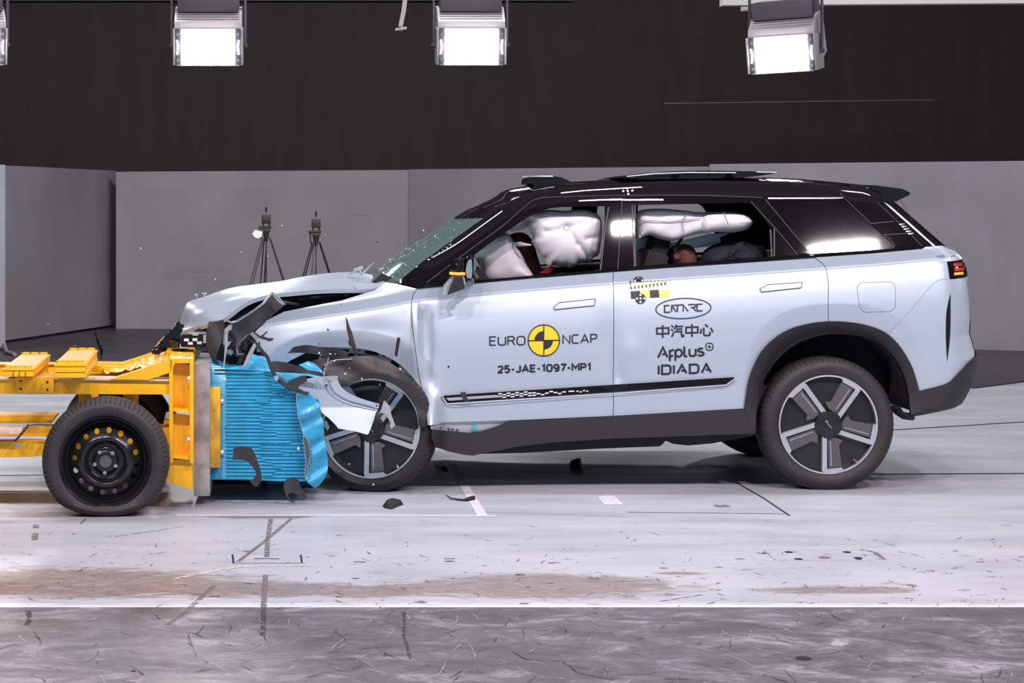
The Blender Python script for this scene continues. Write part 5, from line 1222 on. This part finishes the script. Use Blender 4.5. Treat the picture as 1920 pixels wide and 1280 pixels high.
# ---------------------------------------------------------------- floodlights
def flood(px, py, Y, label, yaw=0.0, roll=0.0, tiltx=.14, sc=1.0, ceil=7.19, pw=90):
    q = Vector(W(px, py, Y)); t = empty('floodlight', q, label, 'floodlight', 'floodlights hung from the ceiling')
    R = Matrix.Translation(q) @ Matrix.Rotation(yaw, 4, 'Z') @ Matrix.Rotation(roll, 4, 'Y') @ Matrix.Rotation(tiltx, 4, 'X')
    wd, ht = .60*sc, .33*sc
    z1 = ht/2; sec = [(-ht/2, 0), (z1, 0), (z1+.06, .02), (z1+.17, .17), (z1+.18, .34), (-ht/2+.14, .40)]
    V = []
    for x in (-wd/2, wd/2): V += [(x, y, z) for z, y in sec]
    n = len(sec); mb = MB().add(V, [(i, (i+1) % n, n+(i+1) % n, n+i) for i in range(n)]+[tuple(range(n-1, -1, -1)), tuple(range(n, 2*n))])
    for k in range(4): zz = z1+.085+.02*k; yy = .045+.027*k; mb.box((0, yy, zz), (wd*.94, .01, .006), Matrix.Rotation(.9, 4, 'X'))
    for s in (-1, 1): mb.box((s*(wd/2+.006), .10, -.0), (.012, .28, ht*.98), None, .003)
    mb.xf(R).build('housing', 'lamphouse', t)
    mb = MB().bb(-wd/2+.01, wd/2-.01, -.012, .004, -ht/2, ht/2).xf(R); mb.build('face_frame', 'lampdark', t)
    mb = MB()
    for s in (-1, 1):
        for z in (-ht*.36, ht*.34): mb.bb(s*(wd/2-.06)-.04, s*(wd/2-.06)+.04, -.022, -.01, z-.014, z+.014)
    mb.bb(-wd/2+.02, wd/2-.02, -.016, -.008, -ht/2-.004, -ht/2+.008)
    mb.xf(R).build('face_clips', 'chrome', t)
    MB().bb(-wd/2+.062, wd/2-.062, -.028, -.014, -ht/2+.004, ht/2-.006, .004).xf(R).build('lit_lens', 'lens', t)
    mb = MB()
    for s in (-1, 1): mb.tube([(s*(wd/2-.025), -.014, -ht*.2), (s*(wd/2-.033), -.02, 0), (s*(wd/2-.025), -.014, ht*.18)], .006)
    mb.xf(R).build('reflector_edge', 'lens', t)
    mb = MB().bb(-wd*.46, wd*.46, .08, .36, z1+.14, z1+.30, .01); mb.xf(R).build('ballast_box', 'lampdark', t)
    mb = MB()
    for s in (-1, 1):
        p = R @ Vector((s*(wd/2+.03), .12, .0)); top = Vector((p.x, p.y+.02, ceil)); mb.tube([p, top], .014, 6, flat=2)
        mb.cyl(R @ Vector((s*(wd/2+.0), .12, 0)), R @ Vector((s*(wd/2+.05), .12, 0)), .018)
    a = R @ Vector((-wd/2-.03, .12, 0)); b = R @ Vector((wd/2+.03, .12, 0)); mb.tube([(a.x, a.y+.02, ceil-.02), (b.x, b.y+.02, ceil-.02)], .02, 6)
    mb.build('yoke', 'lampdark', t)
    l = bpy.data.lights.new('flood_beam', 'SPOT'); l.energy = pw; l.spot_size = 2.2; l.spot_blend = .6; l.shadow_soft_size = .2; l.color = (1, .97, 1)
    lo = bpy.data.objects.new('flood_beam', l); COL.objects.link(lo); p = R @ Vector((0, -.06, 0)); lo.location = p; lo.rotation_euler = (Vector((p.x*.6+.5, 0, 0))-p).to_track_quat('-Z', 'Y').to_euler()
    return t
flood(390, 88, 7.9, 'lit floodlight with black surround, second from the left edge')
flood(884, 87, 7.9, 'lit floodlight hanging above the car windscreen, middle of the row')
flood(1466, 101, 7.9, 'lit floodlight turned to the right with its side wall showing', yaw=-.50, roll=-.03, tiltx=.14)
flood(-52, 86, 7.9, 'floodlight cut off by the left edge of the picture', yaw=.25)
br = MB().tube([W(762, -20, 6), W(757, 20, 6), W(751, 50, 6)], .018, 4, flat=.3); br.box(W(752, 54, 6), (.09, .05, .02), Matrix.Rotation(-.15, 4, 'Y'), .003); br.tube([W(745, 54, 6), W(752, 57, 6), W(761, 52, 6)], .006)
tag(br.build('hanging_bracket', 'lamphouse'), 'bare metal bracket hanging between the middle floodlight and the one left of it', 'bracket')
# ---------------------------------------------------------------- the hall
def struct(name, mb, m, parent=None, **kw):
    o = mb.build(name, m, parent, **kw)
    if parent is None: o['kind'] = 'structure'
    return o
def slabpoly(P, z0=-.12, z1=0.0, mi=0):
    n = len(P); V = [(x, y, z1) for x, y in P]+[(x, y, z0) for x, y in P]
    Fc = [tuple(range(n)), tuple(range(2*n-1, n-1, -1))]+[(i, n+i, n+(i+1) % n, (i+1) % n) for i in range(n)]
    return MB().add(V, Fc, mi)
g2 = lambda a, b: G(a, b)[:2]
def floormat(name, kind):
    m = bpy.data.materials.new(name); m.use_nodes = True; nt = m.node_tree; N = nt.nodes; L = nt.links; b = N['Principled BSDF']
    geo = N.new('ShaderNodeNewGeometry'); pos = geo.outputs['Position']
    def mapn(sc, rot=0):
        q = N.new('ShaderNodeMapping'); q.inputs['Scale'].default_value = sc; q.inputs['Rotation'].default_value = (0, 0, rot); L.new(pos, q.inputs[0]); return q.outputs[0]
    def noise(sc, s, det=8, dist=0.0, rough=.6, rot=0):
        n = N.new('ShaderNodeTexNoise'); n.inputs['Scale'].default_value = s; n.inputs['Detail'].default_value = det; n.inputs['Roughness'].default_value = rough; n.inputs['Distortion'].default_value = dist; L.new(mapn(sc, rot), n.inputs['Vector']); return n.outputs['Fac']
    def ramp(f, stops):
        r = N.new('ShaderNodeValToRGB'); e = r.color_ramp.elements
        while len(e) < len(stops): e.new(.5)
        for k, (p, c) in enumerate(stops): e[k].position = p; e[k].color = (*c, 1) if not isinstance(c, float) else (c, c, c, 1)
        L.new(f, r.inputs[0]); return r.outputs[0]
    def mix(f, a, c):
        x = N.new('ShaderNodeMix'); x.data_type = 'RGBA'
        for s, v in ((x.inputs[0], f), (x.inputs[6], a), (x.inputs[7], c)):
            if isinstance(v, tuple): s.default_value = (*v, 1)
            elif isinstance(v, float): s.default_value = v
            else: L.new(v, s)
        return x.outputs[2]
    def math_(op, a, c=None):
        x = N.new('ShaderNodeMath'); x.operation = op; x.use_clamp = False
        for s, v in ((x.inputs[0], a), (x.inputs[1], c)):
            if v is None: continue
            if isinstance(v, (int, float)): s.default_value = v
            else: L.new(v, s)
        return x.outputs[0]
    def blob(cx, cy, rx, ry, soft=.35, nz=.9, nf=None):
        """1 inside a ragged ellipse on the floor"""
        s = N.new('ShaderNodeVectorMath'); s.operation = 'SUBTRACT'; L.new(pos, s.inputs[0]); s.inputs[1].default_value = (cx, cy, 0)
        d = N.new('ShaderNodeVectorMath'); d.operation = 'MULTIPLY'; L.new(s.outputs[0], d.inputs[0]); d.inputs[1].default_value = (1/rx, 1/ry, 0)
        l = N.new('ShaderNodeVectorMath'); l.operation = 'LENGTH'; L.new(d.outputs[0], l.inputs[0])
        v = math_('ADD', l.outputs[1], math_('MULTIPLY', math_('SUBTRACT', nf, .5), nz*2))
        return ramp(v, [(.85-soft/2, 1.0), (.85+soft/2, 0.0)])
    if kind == 'white':
        a = noise((.6, 1.3, 1), 1.4, 12, .3, .66); col = ramp(a, [(.30, (.34, .36, .41)), (.50, (.43, .45, .50)), (.72, (.50, .515, .56))])
        s = noise((2.2, 4.5, 1), 3.2, 12, .8, .7); col = mix(ramp(s, [(.63, 0.0), (.72, .5)]), col, (.36, .35, .37))
        sp = noise((1.5, 3.5, 1), 11, 6, .8); col = mix(ramp(sp, [(.70, 0.0), (.735, .75)]), col, (.21, .17, .16))
        rag = noise((1.6, 3.2, 1), 2.6, 14, 1.0, .74)
        br = noise((1.6, 3.4, 1), 7, 14, 1.2, .75); brown = ramp(br, [(.35, (.19, .150, .140)), (.55, (.27, .225, .215)), (.72, (.46, .44, .46))])
        for (x, y, rx, ry) in ((1.02, -3.02, .62, .33), (-.9, -2.95, .85, .42), (-.2, -3.1, .5, .22), (.25, -3.15, .45, .16), (2.15, -3.12, .35, .10), (3.2, -3.05, .25, .07), (-1.1, -.95, .45, .12), (-.15, -1.02, .3, .1), (1.62, -2.72, .14, .04)):
            col = mix(blob(x, y, rx, ry, .30, 1.0, rag), col, brown)
        # lighter worn paint along the slab edge
        e = N.new('ShaderNodeSeparateXYZ'); L.new(pos, e.inputs[0])
        ey = math_('ADD', e.outputs[1], math_('MULTIPLY', math_('SUBTRACT', noise((2, 6, 1), 4, 8, .4), .5), .22))
        col = mix(ramp(math_('MULTIPLY', math_('ADD', ey, 3.49), 4.0), [(.10, .75), (.40, 0.0)]), col, (.70, .72, .76))
        rgh = ramp(noise((.5, 2, 1), 2.0, 6), [(.35, .30), (.7, .50)]); bs, bsc = .08, 30
    elif kind == 'grey':
        a = noise((1.0, 1.3, 1), 3.0, 15, .8, .78); col = ramp(a, [(.32, (.050, .044, .050)), (.46, (.095, .088, .095)), (.54, (.155, .147, .160)), (.66, (.44, .43, .48))])
        s = noise((1.3, 2.8, 1), 4.0, 14, 1.6, .74, .3); col = mix(ramp(s, [(.56, 0.0), (.70, .75)]), col, (.42, .41, .45))
        s = noise((1.2, 2.4, 1), 5.0, 14, 2.6, .74, -.4); col = mix(ramp(s, [(.60, 0.0), (.66, .8)]), col, (.035, .030, .034))
        l = noise((.3, .5, 1), 1.2, 3); col = mix(ramp(l, [(.40, .45), (.62, 0.0)]), col, (.10, .093, .10))
        rgh = ramp(noise((.5, 2, 1), 2.0, 6), [(.35, .34), (.7, .55)]); bs, bsc = .12, 30
    else:
        a = noise((.6, 1.5, 1), 1.2, 8); col = ramp(a, [(.3, (.030, .026, .029)), (.7, (.060, .052, .056))])
        rgh = ramp(a, [(.3, .35), (.7, .6)]); bs, bsc = .05, 30
    L.new(col, b.inputs['Base Color']); L.new(rgh, b.inputs['Roughness'])
    bp = N.new('ShaderNodeBump'); bp.inputs['Strength'].default_value = bs; bp.inputs['Distance'].default_value = .01; L.new(noise((1, 2, 1), bsc, 5), bp.inputs['Height']); L.new(bp.outputs[0], b.inputs['Normal'])
    M[name] = m
floormat('floor_white', 'white'); floormat('floor_grey', 'grey'); floormat('floor_dark', 'dark')
yE = G(0, 1138)[1]                                    # edge between white slab and grey lane
bl = [(-14, yE), (16.2, yE)]
e1, e2, e3, e4 = g2(-400, 742), g2(150, 733), g2(1825, 727.5), g2(1920, 715)
ex = (e4[0]+(e4[0]-e3[0])*5, e4[1]+(e4[1]-e3[1])*5)
fl0 = struct('floor', slabpoly([(-14, yE), (16.2, yE), (16.2, ex[1]), ex, e4, e3, e2, e1, (-14, e1[1])]), 'floor_white')
slabpoly([(-14, -11.5), (16.2, -11.5), (16.2, yE), (-14, yE)]).build('front_lane', 'floor_grey', fl0, org=None)
slabpoly([(-14, e1[1]), e1, e2, e3, e4, ex, (16.2, ex[1]), (16.2, 20), (-14, 20)]).build('rear_floor', 'floor_dark', fl0)
# lines set in or taped on the floor
def tape(P, wpx_m, z=.0012, taper=False):
    P = [Vector(p) for p in P]; V = []; Fc = []; n = len(P)
    for i in range(n):
        e = (P[min(i+1, n-1)]-P[max(i-1, 0)]).normalized(); k = (.25+.75*math.sin(PI*i/(n-1))) if taper else 1
        n_ = Vector((-e.y, e.x))*wpx_m/2*k; V += [(*(P[i]+n_), z), (*(P[i]-n_), z)]
    return V, [(2*i, 2*i+1, 2*i+3, 2*i+2) for i in range(n-1)]
def marks(name, items, m):
    mb = MB()
    for k, (P, w_) in enumerate(items): mb.add(*tape(P, w_, .0012+.0003*(k % 4)))
    return mb.build(name, m, fl0, False)
marks('white_tape_lines', [([g2(845, 868), g2(905, 967)], .05), ([g2(330, 966), g2(640, 966), g2(930, 967.5)], .045), ([g2(1120, 938), g2(1166, 937)], .26) if False else ([g2(126, 939), g2(262, 966)], .02)], 'marking')
mb = MB(); P = [g2(1120, 930), g2(1150, 929), g2(1170, 946), g2(1133, 947)]; mb.add([(x, y, .0015) for x, y in P], [(0, 1, 2, 3)]); mb.build('white_paper_mark', 'marking', fl0, False)
marks('floor_slots', [([g2(1620, 889), g2(1925, 887.5)], .045), ([g2(1675, 806), g2(1780, 799.5), g2(1960, 788.5)], .04), ([g2(1822, 728), g2(1960, 710)], .07), ([g2(1381, 905), g2(1430, 933), g2(1481, 967)], .010), ([g2(1176, 960), g2(1478, 963.5)], .010), ([g2(-30, 892), g2(120, 890)], .02), ([g2(900, 959.5), g2(1176, 969)], .004),
      ([g2(436, 1040), g2(438, 1056)], .008), ([g2(564, 1040), g2(566, 1055)], .008), ([g2(476, 1047), g2(524, 1047.5)], .010), ([g2(436, 1056), g2(566, 1056)], .006), ([g2(0, 969), g2(110, 967)], .006)], 'slot')
marks('floor_scratches', [([g2(1432, 1032), g2(1454, 1050)], .006), ([g2(1435, 1031.5), g2(1612, 1031)], .004), ([g2(1452, 1050), g2(1640, 1052)], .004), ([g2(1612, 1030), g2(1640, 1035), g2(1660, 1050)], .02), ([g2(1684, 1034), g2(1722, 1041)], .006),
      ([g2(508, 972), g2(502, 1010), g2(500, 1044)], .022), ([g2(546, 972), g2(500, 1012), g2(446, 1053)], .020), ([g2(498, 1078), g2(494, 1140)], .022), ([g2(402, 1097), g2(345, 1150), g2(312, 1172)], .022), ([g2(68, 984), g2(67, 990)], .03), ([g2(66, 1000), g2(65, 1012)], .03), ([g2(215, 1006), g2(345, 987)], .008), ([g2(460, 1165), g2(445, 1185)], .012), ([g2(1316, 1115), g2(1234, 1128)], .010), ([g2(160, 972), g2(152, 982)], .01)], 'scuff')
marks('floor_cracks', [([g2(494, 1142), g2(494, 1160), g2(493, 1192)], .02), ([g2(962, 1222), g2(985, 1236), g2(1055, 1240), g2(1085, 1262), g2(1150, 1275)], .010), ([g2(1245, 1272), g2(1340, 1277)], .008), ([g2(1430, 1265), g2(1480, 1280)], .008), ([g2(758, 1145), g2(757, 1190), g2(770, 1235)], .012), ([g2(52, 1144), g2(57, 1160), g2(50, 1171)], .02), ([g2(290, 1150), g2(300, 1162)], .006)], 'crackdark')
mb = MB()
for a, b, r in ((1507, 1234, 15), (1479, 1035, 8), (1497, 1048, 8), (1588, 1035, 8), (1609, 1046, 8), (1610, 1048, 6), (250, 1258, 4), (138, 1001, 2.5), (1354, 948.5, 16), (1547, 1045, 11)):
    c = g2(a, b); d = c[1]-CY; rx = r/F*d; mb.add([(c[0]+rx*math.cos(t*PI/8), c[1]+rx*1.2*math.sin(t*PI/8), .0016) for t in range(16)], [tuple(range(16))], 1 if a in (1354, 1547) else 0)
mb.build('anchor_holes', ['slot', 'scuff'], fl0, False)
rs = random.Random(9); mb = MB()                      # scuffs and scratches, thickest along the lane edge
def scratch(a, b, l, w_, mi, sp=.7):
    x, y = g2(a, b); th = rs.gauss(0, sp)+(PI if rs.random() < .5 else 0); P = [(x, y)]
    for _k in range(6): th += rs.gauss(0, .25); P.append((P[-1][0]+l/6*math.cos(th), P[-1][1]+l/6*math.sin(th)*2.2))
    mb.add(*tape(P, w_, .0022, True), mi)
for _ in range(420):
    a = rs.uniform(-10, 1930); b = 1000+rs.random()**.7*134
    if rs.random() < .18: b = rs.uniform(975, 1060)
    scratch(a, b, rs.uniform(.008, .07), rs.uniform(.0025, .009), 0 if rs.random() < .6 else 1, .5)
for _ in range(420): scratch(rs.uniform(-20, 1940), rs.uniform(1142, 1292), rs.uniform(.02, .14), rs.uniform(.002, .007), 2 if rs.random() < .62 else 3, .6)
for _ in range(70):                                   # small chips
    a = rs.uniform(0, 1920); b = rs.uniform(1030, 1132); c = g2(a, b); r = rs.uniform(.006, .022)
    mb.add([(c[0]+r*1.6*rs.uniform(.6, 1)*math.cos(t*PI/5), c[1]+r*rs.uniform(.6, 1)*math.sin(t*PI/5), .0019) for t in range(10)], [tuple(range(10))], 0 if a < 1200 else 1)
mb.build('scuff_marks', ['scuff', 'scuffbrown', 'crackdark', 'rubbed'], fl0, False)
marks('chipped_edge', [([g2(452, 1062), g2(520, 1061)], .035), ([g2(534, 1061), g2(582, 1060)], .04), ([g2(330, 1085), g2(400, 1071), g2(452, 1062)], .03)], 'chip')
# screens: free-standing grey panels
def screen(pa, pb, label, m='panelgrey', th=.05):
    """pa, pb: (px, base py) of the two ends; 2.05 m tall"""
    A = Vector(G(*pa)); B = Vector(G(*pb)); e = (B-A).normalized(); n_ = Vector((-e.y, e.x, 0)); 
    if n_.y < 0: n_ = -n_
    zA = CZ+(PY0-pa[2 if len(pa) > 2 else 1])*0 if False else 2.05
    return A, B, n_
def screen2(pxA, baseA, topA, pxB, baseB, topB, m, name, z0=.0):
    A = Vector(G(pxA, baseA)); B = Vector(G(pxB, baseB)); e = (B-A).normalized(); n_ = Vector((-e.y, e.x, 0))
    if n_.y < 0: n_ = -n_
    hA = CZ+(PY0-topA)*(A.y-CY)/F; hB = CZ+(PY0-topB)*(B.y-CY)/F
    V = [A+Vector((0, 0, z0)), B+Vector((0, 0, z0)), B+Vector((0, 0, hB)), A+Vector((0, 0, hA))]; V += [p+n_*.05 for p in V]
    mb = MB().add(V, [(0, 1, 2, 3), (5, 4, 7, 6), (4, 0, 3, 7), (1, 5, 6, 2), (3, 2, 6, 7), (4, 5, 1, 0)])
    return struct(name, mb, m, smooth=False), A, B, n_
s1 = screen2(10, 643, 310, 217, 612.5, 320, 'panelgrey', 'wall_left_screen', .03)
s0 = screen2(-180, 660, 300, 9.5, 657, 309, 'panelpale', 'wall_far_left_screen', .03)
s2 = screen2(217.5, 616, 322, 765, 617, 318.5, 'panelgrey', 'wall_back_screen')
s3 = screen2(765.5, 617, 317.5, 1330, 640, 312, 'panelgrey', 'wall_middle_screen')
s4 = screen2(1330.5, 641, 307.5, 2150, 664, 299, 'panelgrey', 'wall_right_screen')
mb = MB().tube([tuple(Vector(G(8, 655))+Vector((0, -.02, .08))), tuple(Vector(G(12, 664))+Vector((0, 0, .03))), tuple(Vector(G(28, 668))+Vector((0, 0, .02)))], .02); mb.build('screen_foot', 'patch', s0[0])
def patch(scr, x0, y0, x1, y1, m='patch'):
    o, A, B, n_ = scr; e = (B-A); 
    def on(px, py):
        d = Vector(((px-PX0)/F, 1, -(py-PY0)/F)); o_ = Vector((0, CY, CZ)); t = (A-n_*.004-o_).dot(n_)/d.dot(n_); return o_+d*t
    V = [on(x0, y1), on(x1, y1), on(x1, y0), on(x0, y0)]; MB().add(V, [(0, 1, 2, 3)]).build('tape_patch', m, o, False)
patch(s2, 652, 371, 698, 404); patch(s2, 327, 500, 440, 509); patch(s2, 303, 513, 383, 521); patch(s2, 322, 590, 350, 602)
for x in (213.8,): patch(s1, x, 321, 217, 612, 'panelpale')
patch(s1, 88, 606, 93, 610, 'beam')
# black drape behind, ceiling
struct('wall_back', MB().bb(-14, 16, 17.6, 17.75, 0, 7.2), 'curtain')
struct('wall_left', MB().bb(-14.2, -14, -11.5, 17.75, 0, 7.2), 'panelgrey')
struct('wall_right', MB().bb(16, 16.2, -11.5, 17.75, 0, 7.2), 'panelgrey')
struct('ceiling', MB().bb(-14.2, 16.2, -12, 17.75, 7.2, 7.3), 'panelgrey')
zt = W(0, 1, 17.5)[2]
tag(MB().bb(-10, 3.8, 17.45, 17.55, zt, zt+.12, .005).build('drape_rail', 'beam'), 'pale rail along the top of the black drape at the upper left', 'rail')
a, b = W(1355, 4, 9.0), W(1960, -4, 9.6)
mb = MB(); V = [(a[0], 9.0, a[2]-.03), (b[0], 9.6, b[2]-.05), (b[0], 9.6, b[2]+.12), (a[0], 9.0, a[2]+.12)]; V += [(x, y+.15, z) for x, y, z in V]
mb.add(V, [(0, 1, 2, 3), (5, 4, 7, 6), (4, 0, 3, 7), (1, 5, 6, 2), (3, 2, 6, 7), (4, 5, 1, 0)])
a, b = W(1393, 12, 9.3), W(1500, 8, 9.3); mb.bb(a[0], b[0], 9.3, 9.4, a[2]-.04, a[2]+.04)
tag(mb.build('ceiling_truss', 'beam', None, False), 'cream beam carrying the turned floodlight at the upper right', 'beam')
def pmark(x0, y0, x1, y1): pass
patchw = MB().add([W(1245, 193, 17.58), W(1750, 186, 17.58), W(1750, 188.2, 17.58), W(1245, 195, 17.58)], [(0, 1, 2, 3)]).build('drape_fold', 'lampdark', bpy.data.objects['wall_back'], False)
